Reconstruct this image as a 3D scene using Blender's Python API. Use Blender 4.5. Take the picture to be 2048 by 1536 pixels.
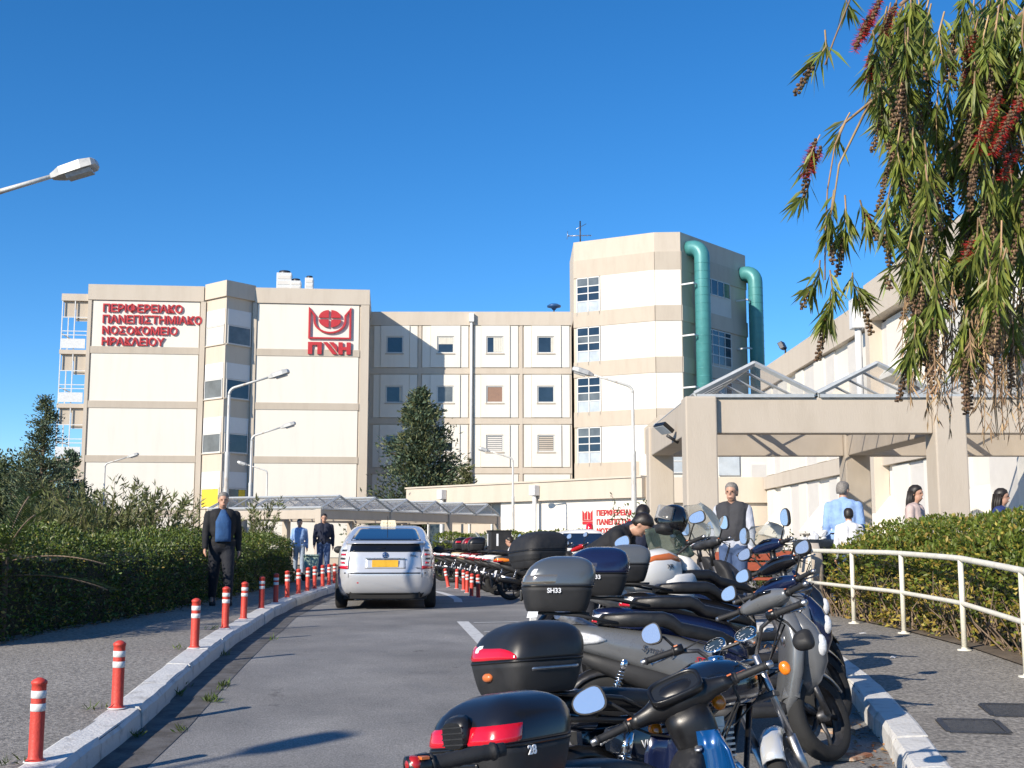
import bpy, bmesh, math, random
import numpy as np
from mathutils import Vector, Matrix, Quaternion
from math import radians as R, sin, cos, pi, tan, atan, atan2

for o in list(bpy.data.objects): bpy.data.objects.remove(o)
SC = bpy.context.scene
COL = SC.collection
rnd = random.Random(7)

# ------------------------------------------------------------------ camera, sky, sun, exposure
CAMZ = 1.2; FPX = 2400.0; TILT = atan(312/2400.0)
cam = bpy.data.cameras.new('camera'); camo = bpy.data.objects.new('camera', cam); COL.objects.link(camo)
camo.location = (0, 0, CAMZ); camo.rotation_euler = (pi/2 + TILT, 0, 0)
cam.sensor_width = 36; cam.lens = FPX/2048*36; cam.clip_start = 0.05; cam.clip_end = 3000
SC.camera = camo

SUN_EL = R(27); LX, LY = 0.672, 0.74
world = bpy.data.worlds.new('World'); SC.world = world; world.use_nodes = True
wn = world.node_tree; bg = wn.nodes['Background']
sky = wn.nodes.new('ShaderNodeTexSky'); sky.sky_type = 'NISHITA'; sky.sun_disc = False
sky.sun_elevation = SUN_EL; sky.sun_rotation = atan2(-LX, -LY)
sky.altitude = 1500; sky.air_density = 0.95; sky.dust_density = 0.0; sky.ozone_density = 5.0
hs = wn.nodes.new('ShaderNodeHueSaturation'); hs.inputs['Saturation'].default_value = 1.22
wn.links.new(sky.outputs[0], hs.inputs['Color']); wn.links.new(hs.outputs[0], bg.inputs[0]); bg.inputs[1].default_value = 0.14
sun = bpy.data.lights.new('sun', 'SUN'); suno = bpy.data.objects.new('sun', sun); COL.objects.link(suno)
sun.energy = 5.0; sun.angle = R(0.5); sun.color = (1.0, 0.90, 0.76)
suno.rotation_euler = Vector((LX*cos(SUN_EL), LY*cos(SUN_EL), -sin(SUN_EL))).to_track_quat('-Z', 'Y').to_euler()
SC.view_settings.view_transform = 'Standard'; SC.view_settings.look = 'None'
SC.view_settings.exposure = 0.34; SC.view_settings.gamma = 1.0
try:
    SC.view_settings.use_curve_mapping = False
except Exception: pass
SC.render.engine = 'CYCLES'
SC.cycles.max_bounces = 8; SC.cycles.transparent_max_bounces = 16

# ------------------------------------------------------------------ measuring: photo pixel + distance -> place
def at(px, py, Y):
    u = (px-1024)/FPX; v = (py-768)/FPX
    d = cos(TILT) + v*sin(TILT)
    return Vector((u/d*Y, Y, CAMZ + (sin(TILT) - v*cos(TILT))/d*Y))

GT = [(-60,-.62),(-5,-.55),(0,-.54),(4,-.48),(5,-.45),(6,-.37),(7.3,-.25),(8.9,-.17),(10.5,-.08),(12,-.01),(14,.02),(36,0),(50,-.35),(400,-.35)]
def g(y):
    for (a, za), (b, zb) in zip(GT, GT[1:]):
        if y <= b:
            t = max(0, (y-a)/(b-a)); return za + (zb-za)*t
    return GT[-1][1]
def interp(tab, y):
    if y <= tab[0][0]: return tab[0][1]
    for (a, za), (b, zb) in zip(tab, tab[1:]):
        if y <= b:
            t = (y-a)/(b-a); return za + (zb-za)*t
    return tab[-1][1]

# ------------------------------------------------------------------ materials
MATS = {}
def mat(name, col, rough=.6, metal=0., var=.0, scale=6., bump=0., bscale=40., coat=0., trans=0., island=0., spec=.5, col2=None, detail=4., emit=None, sss=0., stretch=None, c2pos=(.42,.62)):
    if name in MATS: return MATS[name]
    m = bpy.data.materials.new(name); m.use_nodes = True; MATS[name] = m
    nt = m.node_tree; N = nt.nodes; L = nt.links; P = N['Principled BSDF']
    c = (*col, 1)
    P.inputs['Base Color'].default_value = c; P.inputs['Roughness'].default_value = rough
    P.inputs['Metallic'].default_value = metal
    P.inputs['Specular IOR Level'].default_value = spec
    if coat: P.inputs['Coat Weight'].default_value = coat; P.inputs['Coat Roughness'].default_value = .06
    if trans: P.inputs['Transmission Weight'].default_value = trans
    if emit: P.inputs['Emission Color'].default_value = (*emit[0], 1); P.inputs['Emission Strength'].default_value = emit[1]
    src = None
    tc = N.new('ShaderNodeTexCoord'); vec = tc.outputs['Object']
    if stretch:
        mp = N.new('ShaderNodeMapping'); mp.inputs['Scale'].default_value = stretch; L.new(vec, mp.inputs[0]); vec = mp.outputs[0]
    if var or col2:
        nz = N.new('ShaderNodeTexNoise'); nz.inputs['Scale'].default_value = scale; nz.inputs['Detail'].default_value = detail
        nz.inputs['Roughness'].default_value = .65
        L.new(vec, nz.inputs['Vector'])
        cr = N.new('ShaderNodeValToRGB'); L.new(nz.outputs[0], cr.inputs[0])
        e = cr.color_ramp.elements
        if col2:
            e[0].position = c2pos[0]; e[1].position = c2pos[1]; e[0].color = c; e[1].color = (*col2, 1)
        else:
            e[0].position = .3; e[1].position = .7
            e[0].color = tuple(max(0, x*(1-var)) for x in col)+(1,); e[1].color = tuple(min(1, x*(1+var)) for x in col)+(1,)
        src = cr.outputs[0]; L.new(src, P.inputs['Base Color'])
        rr = N.new('ShaderNodeMapRange'); L.new(nz.outputs[0], rr.inputs[0])
        rr.inputs[1].default_value = .3; rr.inputs[2].default_value = .7
        rr.inputs[3].default_value = max(.02, rough-.08); rr.inputs[4].default_value = min(1, rough+.1)
        L.new(rr.outputs[0], P.inputs['Roughness'])
    if island:
        ge = N.new('ShaderNodeNewGeometry'); hs = N.new('ShaderNodeHueSaturation')
        mr = N.new('ShaderNodeMapRange'); L.new(ge.outputs['Random Per Island'], mr.inputs[0])
        mr.inputs[3].default_value = 1-island; mr.inputs[4].default_value = 1+island
        L.new(mr.outputs[0], hs.inputs['Value'])
        mh = N.new('ShaderNodeMapRange'); mh.inputs[3].default_value = .5-.05*island; mh.inputs[4].default_value = .5+.03*island
        ml = N.new('ShaderNodeMath'); ml.operation = 'FRACT'; mm = N.new('ShaderNodeMath'); mm.operation = 'MULTIPLY'; mm.inputs[1].default_value = 7.31
        L.new(ge.outputs['Random Per Island'], mm.inputs[0]); L.new(mm.outputs[0], ml.inputs[0]); L.new(ml.outputs[0], mh.inputs[0]); L.new(mh.outputs[0], hs.inputs['Hue'])
        hs.inputs['Color'].default_value = c
        if src: L.new(src, hs.inputs['Color'])
        L.new(hs.outputs[0], P.inputs['Base Color'])
        src = hs.outputs[0]
    if bump:
        nb = N.new('ShaderNodeTexNoise'); nb.inputs['Scale'].default_value = bscale; nb.inputs['Detail'].default_value = 6
        L.new(vec, nb.inputs['Vector'])
        bp = N.new('ShaderNodeBump'); bp.inputs['Strength'].default_value = bump; bp.inputs['Distance'].default_value = .02
        L.new(nb.outputs[0], bp.inputs['Height']); L.new(bp.outputs[0], P.inputs['Normal'])
    if sss:   # thin leaves let light through
        tr = N.new('ShaderNodeBsdfTranslucent'); mx = N.new('ShaderNodeMixShader'); mx.inputs[0].default_value = sss
        tr.inputs[0].default_value = tuple(min(1, x*1.5) for x in col)+(1,)
        if src: L.new(src, tr.inputs[0])
        L.new(P.outputs[0], mx.inputs[1]); L.new(tr.outputs[0], mx.inputs[2]); L.new(mx.outputs[0], N['Material Output'].inputs[0])
    return m

def dustyglass(name, tint, clear):
    if name in MATS: return MATS[name]
    m = bpy.data.materials.new(name); m.use_nodes = True; MATS[name] = m
    nt = m.node_tree; N = nt.nodes; L = nt.links; N.remove(N['Principled BSDF'])
    tr = N.new('ShaderNodeBsdfTransparent'); df = N.new('ShaderNodeBsdfDiffuse'); tl = N.new('ShaderNodeBsdfTranslucent'); gl = N.new('ShaderNodeBsdfGlossy'); gl.inputs['Roughness'].default_value = .12
    for q in (df, tl): q.inputs[0].default_value = (*tint, 1)
    nz = N.new('ShaderNodeTexNoise'); nz.inputs['Scale'].default_value = 1.4; tc = N.new('ShaderNodeTexCoord'); L.new(tc.outputs['Object'], nz.inputs['Vector'])
    mr = N.new('ShaderNodeMapRange'); mr.inputs[1].default_value = .3; mr.inputs[2].default_value = .7; mr.inputs[3].default_value = 1-clear-.1; mr.inputs[4].default_value = 1-clear+.1; L.new(nz.outputs[0], mr.inputs[0])
    a = N.new('ShaderNodeMixShader'); a.inputs[0].default_value = .5; L.new(df.outputs[0], a.inputs[1]); L.new(tl.outputs[0], a.inputs[2])
    b = N.new('ShaderNodeMixShader'); L.new(mr.outputs[0], b.inputs[0]); L.new(tr.outputs[0], b.inputs[1]); L.new(a.outputs[0], b.inputs[2])
    c = N.new('ShaderNodeMixShader'); c.inputs[0].default_value = .08; L.new(b.outputs[0], c.inputs[1]); L.new(gl.outputs[0], c.inputs[2]); L.new(c.outputs[0], N['Material Output'].inputs[0])
    return m
def glassmat(name, tint, alpha, rough=.05):
    if name in MATS: return MATS[name]
    m = bpy.data.materials.new(name); m.use_nodes = True; MATS[name] = m
    nt = m.node_tree; N = nt.nodes; L = nt.links; P = N['Principled BSDF']
    P.inputs['Base Color'].default_value = (*tint, 1); P.inputs['Roughness'].default_value = rough
    tr = N.new('ShaderNodeBsdfTransparent'); tr.inputs[0].default_value = (.9*(.5+tint[0]/2), .9*(.5+tint[1]/2), .9*(.5+tint[2]/2), 1)
    mx = N.new('ShaderNodeMixShader')
    fr = N.new('ShaderNodeFresnel'); fr.inputs[0].default_value = 1.22
    ad = N.new('ShaderNodeMath'); ad.operation = 'ADD'; ad.inputs[1].default_value = alpha; ad.use_clamp = True
    L.new(fr.outputs[0], ad.inputs[0]); L.new(ad.outputs[0], mx.inputs[0])
    L.new(tr.outputs[0], mx.inputs[1]); L.new(P.outputs[0], mx.inputs[2]); L.new(mx.outputs[0], N['Material Output'].inputs[0])
    return m

def grit(m, scale=60., lo=.75, hi=1.2, big=.35, blo=.82, bhi=1.1, spots=0.):
    nt = m.node_tree; N = nt.nodes; L = nt.links; P = N['Principled BSDF']; inp = P.inputs['Base Color']; src = inp.links[0].from_socket
    tc = N.new('ShaderNodeTexCoord')
    for sc, a, b, d in ((scale, lo, hi, 2), (big, blo, bhi, 8)):
        nz = N.new('ShaderNodeTexNoise'); nz.inputs['Scale'].default_value = sc; nz.inputs['Detail'].default_value = d; L.new(tc.outputs['Object'], nz.inputs['Vector'])
        mr = N.new('ShaderNodeMapRange'); mr.inputs[1].default_value = .35; mr.inputs[2].default_value = .65; mr.inputs[3].default_value = a; mr.inputs[4].default_value = b; L.new(nz.outputs[0], mr.inputs[0])
        mx = N.new('ShaderNodeMix'); mx.data_type = 'RGBA'; mx.blend_type = 'MULTIPLY'; mx.inputs[0].default_value = 1
        L.new(src, mx.inputs[6]); L.new(mr.outputs[0], mx.inputs[7]); src = mx.outputs[2]
    if spots:
        nz = N.new('ShaderNodeTexNoise'); nz.inputs['Scale'].default_value = 2.3; nz.inputs['Detail'].default_value = 5; nz.inputs['Roughness'].default_value = .7; L.new(tc.outputs['Object'], nz.inputs['Vector'])
        mr = N.new('ShaderNodeMapRange'); mr.inputs[1].default_value = .64; mr.inputs[2].default_value = .70; mr.inputs[3].default_value = 1; mr.inputs[4].default_value = spots; L.new(nz.outputs[0], mr.inputs[0])
        vo = N.new('ShaderNodeTexVoronoi'); vo.feature = 'DISTANCE_TO_EDGE'; vo.inputs['Scale'].default_value = .55; L.new(tc.outputs['Object'], vo.inputs['Vector'])
        for q in (mr.outputs[0],):
            mx = N.new('ShaderNodeMix'); mx.data_type = 'RGBA'; mx.blend_type = 'MULTIPLY'; mx.inputs[0].default_value = 1; L.new(src, mx.inputs[6]); L.new(q, mx.inputs[7]); src = mx.outputs[2]
    L.new(src, inp); return m
BLACK = mat('black_plastic', (.010,.010,.011), .34, var=.25, scale=9, bump=.05, bscale=300)
MATTE = mat('matte_black', (.017,.017,.018), .62, var=.35, scale=7, bump=.12, bscale=240)
GLOSSBLK = mat('gloss_black', (.010,.010,.012), .16, coat=.6)
RUBBER = mat('rubber', (.018,.018,.018), .85, var=.3, scale=14, bump=.2, bscale=160)
CHROME = mat('chrome', (.72,.72,.73), .14, 1, var=.12, scale=18)
ALLOY = mat('alloy', (.45,.45,.46), .38, 1, var=.25, scale=14)
DARKMET = mat('dark_metal', (.08,.08,.085), .45, .7, var=.4, scale=16)
MIRROR = mat('mirror_glass', (.80,.80,.78), .03, .78)
GREYP = mat('grey_paint', (.155,.16,.165), .3, .25, coat=.5, var=.08, scale=5)
BLUEP = mat('dark_blue_paint', (.008,.014,.05), .22, .1, coat=.8)
BRBLUE = mat('bright_blue_paint', (.004,.065,.22), .22, .2, coat=.9, var=.15, scale=8)
WHITEP = mat('white_paint', (.72,.71,.68), .3, coat=.5)
ORANGEP = mat('orange_paint', (.62,.16,.04), .35, coat=.4)
REDP = mat('red_paint', (.40,.012,.012), .3, coat=.6)
SILVERP = mat('silver_paint', (.60,.61,.625), .26, .3, coat=.8)
REDLENS = mat('red_lens', (.55,.006,.02), .16, coat=.7, var=.12, scale=12)
ORLENS = mat('orange_lens', (.75,.20,.01), .18, coat=.7, var=.2, scale=60)
CLRLENS = mat('clear_lens', (.80,.80,.80), .12, .1, coat=1, var=.35, scale=30)
SEATM = mat('seat_vinyl', (.010,.010,.011), .42, var=.2, scale=20, bump=.1, bscale=200)
PLATE = mat('plate_white', (.75,.76,.78), .45, var=.08, scale=30)
YPLATE = mat('plate_yellow', (.75,.42,.03), .4, var=.12, scale=9)
SKIN = mat('skin', (.50,.28,.19), .5, var=.1, scale=25)
HAIR = mat('hair_dark', (.018,.013,.010), .5, var=.4, scale=60)
HAIRG = mat('hair_grey', (.20,.18,.16), .6, var=.4, scale=60)

# ------------------------------------------------------------------ mesh builder
def sgnp(x, e): return math.copysign(abs(x)**e, x)
class MB:
    def __init__(s, M=None): s.v = []; s.f = []; s.sm = []; s.M = M
    def add(s, pts):
        n = len(s.v)
        if s.M is not None: pts = [s.M @ Vector(p) for p in pts]
        s.v += [tuple(p) for p in pts]; return n
    def face(s, idx, smooth=False): s.f.append(tuple(idx)); s.sm.append(smooth)
    def box(s, x0, x1, y0, y1, z0, z1, T=None):
        p = [(x,y,z) for z in (z0,z1) for y in (y0,y1) for x in (x0,x1)]
        if T is not None: p = [T @ Vector(q) for q in p]
        n = s.add(p)
        for q in ((0,2,3,1),(4,5,7,6),(0,1,5,4),(2,6,7,3),(0,4,6,2),(1,3,7,5)): s.face([n+i for i in q])
        return s
    def loft(s, rings, c0=True, c1=True, smooth=True, closed=True):
        n = len(rings[0]); base = [s.add(r) for r in rings]
        for a, b in zip(base, base[1:]):
            for i in range(n if closed else n-1):
                j = (i+1) % n; s.face((a+i, a+j, b+j, b+i), smooth)
        if c0: s.face([base[0]+i for i in range(n)][::-1])
        if c1: s.face([base[-1]+i for i in range(n)])
        return s
    def secx(s, secs, n=18, e=.6, **k):      # sections along x: (x, yc, zc, hy, hz)
        rings = []
        for q in secs:
            x, yc, zc, hy, hz = q[:5]; ee = q[5] if len(q) > 5 else e
            rings.append([(x, yc+hy*sgnp(cos(2*pi*i/n), ee), zc+hz*sgnp(sin(2*pi*i/n), ee)) for i in range(n)])
        return s.loft(rings, **k)
    def secz(s, secs, n=20, e=.6, **k):      # sections along z: (z, xc, yc, hx, hy)
        rings = []
        for q in secs:
            z, xc, yc, hx, hy = q[:5]; ee = q[5] if len(q) > 5 else e
            rings.append([(xc+hx*sgnp(cos(2*pi*i/n), ee), yc+hy*sgnp(sin(2*pi*i/n), ee), z) for i in range(n)])
        return s.loft(rings, **k)
    def secy(s, secs, n=16, e=.6, **k):      # sections along y: (y, xc, zc, hx, hz)
        rings = []
        for q in secs:
            y, xc, zc, hx, hz = q[:5]; ee = q[5] if len(q) > 5 else e
            rings.append([(xc-hx*sgnp(cos(2*pi*i/n), ee), y, zc+hz*sgnp(sin(2*pi*i/n), ee)) for i in range(n)])
        return s.loft(rings, **k)
    def tube(s, pts, r, n=8, caps=True, smooth=True):
        pts = [Vector(p) for p in pts]; rr = r if isinstance(r, (list, tuple)) else [r]*len(pts)
        rings = []; up = None
        for i, p in enumerate(pts):
            d = (pts[min(i+1, len(pts)-1)] - pts[max(i-1, 0)])
            d = d.normalized() if d.length > 1e-9 else Vector((0,0,1))
            if up is None:
                up = Vector((0,0,1)) if abs(d.z) < .9 else Vector((1,0,0))
            a = d.cross(up).normalized(); b = a.cross(d).normalized(); up = b
            rings.append([p + (a*cos(2*pi*k/n) + b*sin(2*pi*k/n))*rr[i] for k in range(n)])
        return s.loft(rings, caps, caps, smooth)
    def ell(s, c, rx, ry, rz, n=14, m=8, T=None):
        c = Vector(c); rings = []
        for j in range(1, m):
            t = pi*j/m
            rg = [Vector((rx*sin(t)*cos(2*pi*i/n), ry*sin(t)*sin(2*pi*i/n), -rz*cos(t))) for i in range(n)]
            rings.append([c + (T @ p if T is not None else p) for p in rg])
        return s.loft(rings)
    def lathe(s, c, axis, prof, n=24, smooth=True, caps=False):     # prof: (offset along axis, radius)
        c = Vector(c); ax = Vector(axis).normalized(); a = ax.orthogonal().normalized(); b = ax.cross(a)
        rings = [[c + ax*h + (a*cos(2*pi*k/n) + b*sin(2*pi*k/n))*r for k in range(n)] for h, r in prof]
        return s.loft(rings, caps, caps, smooth)
    def prism(s, poly, T, d):                # 2d outline in local xz plane of T, extruded along local +y by d
        n = len(poly); a = s.add([T @ Vector((x,0,z)) for x, z in poly]); b = s.add([T @ Vector((x,d,z)) for x, z in poly])
        s.face([a+i for i in range(n)]); s.face([b+i for i in range(n)][::-1])
        for i in range(n): j = (i+1) % n; s.face((a+i, b+i, b+j, a+j))
        return s
    def mesh(s, name):
        me = bpy.data.meshes.new(name); me.from_pydata(s.v, [], s.f)
        me.polygons.foreach_set('use_smooth', s.sm); me.update()
        bm = bmesh.new(); bm.from_mesh(me); bmesh.ops.recalc_face_normals(bm, faces=bm.faces); bm.to_mesh(me); bm.free()
        return me
    def build(s, name, m, parent=None, bevel=0., seg=2):
        o = bpy.data.objects.new(name, s.mesh(name)); COL.objects.link(o)
        o.data.materials.append(m)
        if parent is not None: o.parent = parent
        if bevel:
            b = o.modifiers.new('bevel', 'BEVEL'); b.width = bevel; b.segments = seg; b.limit_method = 'ANGLE'; b.angle_limit = R(40)
            b.harden_normals = False
        return o
def tag(o, label=None, cat=None, group=None, kind=None):
    if label: o['label'] = label
    if cat: o['category'] = cat
    if group: o['group'] = group
    if kind: o['kind'] = kind
    return o
def empty(name, loc=(0,0,0), rot=(0,0,0), label=None, cat=None, group=None):
    o = bpy.data.objects.new(name, None); COL.objects.link(o); o.location = loc; o.rotation_euler = rot
    o.empty_display_size = .2
    return tag(o, label, cat, group)
def share(name, me, m, parent=None, loc=(0,0,0), rot=(0,0,0), sc=(1,1,1)):
    o = bpy.data.objects.new(name, me); COL.objects.link(o); o.location = loc; o.rotation_euler = rot; o.scale = sc
    if m is not None and len(me.materials) == 0: me.materials.append(m)
    if parent is not None: o.parent = parent
    return o
def text(name, s, size, m, parent, T, ext=.002, bold=0., shear=0., align='LEFT', space=1.):
    cu = bpy.data.curves.new(name, 'FONT'); cu.body = s; cu.size = size; cu.extrude = ext; cu.offset = bold; cu.shear = shear
    cu.align_x = align; cu.space_character = space; cu.resolution_u = 3
    t = bpy.data.objects.new(name, cu); COL.objects.link(t)
    dg = bpy.context.evaluated_depsgraph_get(); me = bpy.data.meshes.new_from_object(t.evaluated_get(dg))
    bpy.data.objects.remove(t); bpy.data.curves.remove(cu)
    me.materials.clear(); me.materials.append(m); me.transform(T)
    o = bpy.data.objects.new(name, me); COL.objects.link(o); o.parent = parent
    return o
def frame(origin, xax, zax=(0,0,1)):        # matrix: local x along xax, z up-ish, y = z x x
    x = Vector(xax).normalized(); z = Vector(zax); y = z.cross(x).normalized(); z = x.cross(y).normalized()
    M = Matrix.Identity(4)
    for i, a in enumerate((x, y, z)):
        for k in range(3): M[k][i] = a[k]
    for k in range(3): M[k][3] = origin[k]
    return M
def textframe(origin, xax, nrm):            # text lies in local xy, facing +z = nrm
    x = Vector(xax).normalized(); z = Vector(nrm).normalized(); y = z.cross(x).normalized(); x = y.cross(z)
    M = Matrix.Identity(4)
    for i, a in enumerate((x, y, z)):
        for k in range(3): M[k][i] = a[k]
    for k in range(3): M[k][3] = origin[k]
    return M

# leaves: many small folded blades in one mesh, built with numpy
def leafmesh(name, P, D, Nn, ln, wd, m, parent=None, fold=.25, droop=0.):
    P = np.asarray(P, float); D = np.asarray(D, float); Nn = np.asarray(Nn, float); n = len(P)
    D = D/np.linalg.norm(D, axis=1, keepdims=True); S = np.cross(D, Nn); S /= (np.linalg.norm(S, axis=1, keepdims=True)+1e-9)
    U = np.cross(S, D)
    ln = np.asarray(ln).reshape(-1, 1)*np.ones((n,1)); wd = np.asarray(wd).reshape(-1, 1)*np.ones((n,1))
    mid = P + D*ln*.45; dr = np.zeros((n,3)); dr[:,2] = -1
    V = np.stack([P, mid - S*wd/2 + U*wd*fold, P + D*ln + dr*ln*droop, mid + S*wd/2 + U*wd*fold], 1).reshape(-1, 3)
    F = np.arange(n*4).reshape(n, 4)
    tri = np.stack([F[:,[0,1,2]], F[:,[0,2,3]]], 1).reshape(-1, 3)
    me = bpy.data.meshes.new(name); me.vertices.add(len(V)); me.vertices.foreach_set('co', V.ravel())
    me.loops.add(tri.size); me.loops.foreach_set('vertex_index', tri.ravel().astype(np.int32))
    me.polygons.add(len(tri)); me.polygons.foreach_set('loop_start', np.arange(0, tri.size, 3, dtype=np.int32))
    me.polygons.foreach_set('loop_total', np.full(len(tri), 3, dtype=np.int32)); me.update(calc_edges=True)
    me.materials.append(m); o = bpy.data.objects.new(name, me); COL.objects.link(o)
    if parent is not None: o.parent = parent
    return o
NR = np.random.default_rng(3)
def runit(n):
    v = NR.normal(size=(n,3)); return v/np.linalg.norm(v, axis=1, keepdims=True)
# ------------------------------------------------------------------ ground, road, pavements, kerbs
ASPH = mat('asphalt', (.20,.195,.188), .82, col2=(.275,.267,.255), scale=1.1, detail=9, bump=.35, bscale=130, c2pos=(.35,.68))
PAVE = mat('pavement_asphalt', (.20,.185,.165), .85, col2=(.34,.315,.275), scale=26, detail=6, bump=.5, bscale=70, c2pos=(.3,.7))
SOIL = mat('soil', (.14,.11,.08), .95, var=.4, scale=3, bump=.5, bscale=20)
grit(ASPH, 75, .72, 1.25, .45, .78, 1.12, .62); grit(PAVE, 34, .62, 1.3, .6, .85, 1.1, .8)
KERBW = mat('kerb_paint', (.66,.65,.62), .7, col2=(.36,.34,.31), scale=7, detail=10, bump=.4, bscale=40, c2pos=(.52,.74))
LINEW = mat('road_paint', (.62,.62,.60), .7, col2=(.22,.22,.22), scale=16, detail=8, bump=.2, bscale=60, c2pos=(.55,.72))
GUTTER = mat('gutter_concrete', (.13,.125,.12), .85, col2=(.075,.07,.065), scale=5, detail=8, bump=.3, bscale=60)
PAVER = mat('plaza_concrete', (.34,.32,.29), .85, var=.2, scale=9, bump=.2, bscale=50)
YS = [-8,-4,0,2,4,5,6,7] + [7.5+.5*i for i in range(30)] + [23,24,26,28,30,33,36,40,45,50,60,80,110]
# left kerb road edge / right kerb road edge (x as a function of y)
KL = [(-8,-2.95),(0,-2.72),(4,-2.64),(7.3,-2.62),(8.95,-2.70),(12.1,-2.96),(14.4,-3.20),(16,-3.35),(18.9,-3.68),(20.2,-3.75),(22.1,-3.9),(26,-4.05),(30,-4.1),(40,-3.9),(50,-3.3),(120,0)]
KR = [(-8,1.2),(0,1.6),(4,1.92),(7.1,2.30),(8.5,2.55),(10,2.76),(12.6,2.98),(15,2.98),(17,2.8),(20,2.45),(24,2.2),(30,2.1),(60,2.0),(120,2.0)]
xl = lambda y: interp(KL, y); xr = lambda y: interp(KR, y)
def sheet(name, fa, fb, dz, m, ys=YS, nx=2):
    mb = MB(); rows = []
    for y in ys:
        a, b = fa(y), fb(y); rows.append(mb.add([(a+(b-a)*i/(nx-1), y, g(y)+dz) for i in range(nx)]))
    for r0, r1 in zip(rows, rows[1:]):
        for i in range(nx-1): mb.face((r0+i, r0+i+1, r1+i+1, r1+i), True)
    o = mb.build(name, m); return tag(o, kind='structure')
sheet('ground', lambda y: -900, lambda y: 900, -.06, SOIL, ys=[-300,-60]+YS+[200,400,1500])
sheet('road', lambda y: xl(y)-.05, lambda y: xr(y)+.05, 0, ASPH)
sheet('gutter', lambda y: xl(y)-.02, lambda y: xl(y)+.34, .004, GUTTER, ys=[y for y in YS if y < 33])
HX = lambda y: interp([(0,-5.35),(12.5,-5.35),(17.4,-5.05),(24,-5.3),(31,-5.55),(60,-6)], y)
sheet('left_pavement', lambda y: -6.4 if y < 32 else -9, lambda y: xl(y)-.2, .15, PAVE)
RX = lambda y: interp([(0,4.5),(10.3,4.42),(17,4.3),(18,7.5),(60,7.5)], y)
sheet('right_pavement', lambda y: xr(y)+.2, lambda y: 6.0 if y < 17.2 else 14, .15, PAVE, ys=[y for y in YS if y <= 60])
sheet('plaza', lambda y: 4.75, lambda y: 14, .26, PAVER, ys=[16.9,17.5,18,19,20,22,24,26,30,36])
sheet('planting_bed_left', lambda y: -14, lambda y: HX(y)-.1, .13, SOIL, ys=[y for y in YS if y < 60])
sheet('planting_bed_right', lambda y: RX(y)+.12, lambda y: 8.5, .165, SOIL, ys=[y for y in YS if 4 <= y <= 16.6])

def kerb(name, fx, side, y0, y1, step):
    base = MB(); r = []
    ys = [y0+(y1-y0)*i/60 for i in range(61)]
    for y in ys:
        r.append(base.add([(fx(y)+side*.02, y, g(y)-.05), (fx(y)+side*.21, y, g(y)-.05), (fx(y)+side*.21, y, g(y)+.135), (fx(y)+side*.02, y, g(y)+.135)]))
    for a, b in zip(r, r[1:]):
        for i in range(4): j = (i+1) % 4; base.face((a+i, a+j, b+j, b+i))
    ko = tag(base.build(name, GUTTER), kind='structure')
    y = y0
    while y < y1:
        e = min(y+step*(1 if y < 14 else 1.6), y1); mb = MB(); w = .235
        jit = rnd.uniform(-.008,.008); jz = rnd.uniform(-.006,.006)
        n = 5; rings = []
        for i in range(n):
            yy = y+.012+(e-y-.024)*i/(n-1); x = fx(yy)+jit; z = g(yy)+jz
            rr = lambda s: rnd.uniform(-s, s)
            rings.append([(x-side*.004+rr(.004), yy, z-.04), (x+rr(.004), yy, z+.115+rr(.006)), (x+side*(.028+rr(.006)), yy, z+.152+rr(.004)),
                          (x+side*(w-.02), yy, z+.158+rr(.004)), (x+side*w, yy, z+.15), (x+side*w, yy, z-.04)])
        mb.loft(rings, smooth=False); mb.build('kerb_stone', KERBW, ko)
        y = e
kerb('left_kerb', xl, -1, 4.0, 36.0, 1.0)
kerb('right_kerb', xr, 1, 4.0, 24.0, .8)

def stripe(pts, w, name, dz=.006):           # painted line along a polyline on the road
    mb = MB(); rows = []
    P = []
    for a, b in zip(pts, pts[1:]):
        k = max(2, int(abs(b[1]-a[1])/.6)+1)
        P += [(a[0]+(b[0]-a[0])*i/k, a[1]+(b[1]-a[1])*i/k) for i in range(k)]
    P.append(pts[-1])
    for i, p in enumerate(P):
        q = P[min(i+1, len(P)-1)]; o = P[max(i-1, 0)]; d = Vector((q[0]-o[0], q[1]-o[1], 0)).normalized(); nn = Vector((d.y, -d.x, 0))*w/2
        rows.append(mb.add([(p[0]-nn.x, p[1]-nn.y, g(p[1]-nn.y)+dz), (p[0]+nn.x, p[1]+nn.y, g(p[1]+nn.y)+dz)]))
    for a, b in zip(rows, rows[1:]): mb.face((a, a+1, b+1, b))
    return tag(mb.build(name, LINEW), kind='structure')
stripe([(-.72,17.8),(-.28,13.7),(.02,10.9),(.16,8.2),(.12,5)], .17, 'road_marking')
for (yy, x0) in ((17.55,-.55),(15.75,-.36),(13.4,-.1),(11.2,.12)):
    stripe([(x0,yy),(x0+1.2,yy+.25),(x0+2.7,yy+.6)], .09, 'road_marking', .0075)
stripe([(-1.03,23.4),(-1.10,24.6),(-1.32,26.2),(-1.66,27.9),(-2.1,29.3),(-2.35,32)], .16, 'road_marking')
stripe([(.55,22.6),(1.9,22.9)], .14, 'road_marking')

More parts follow.
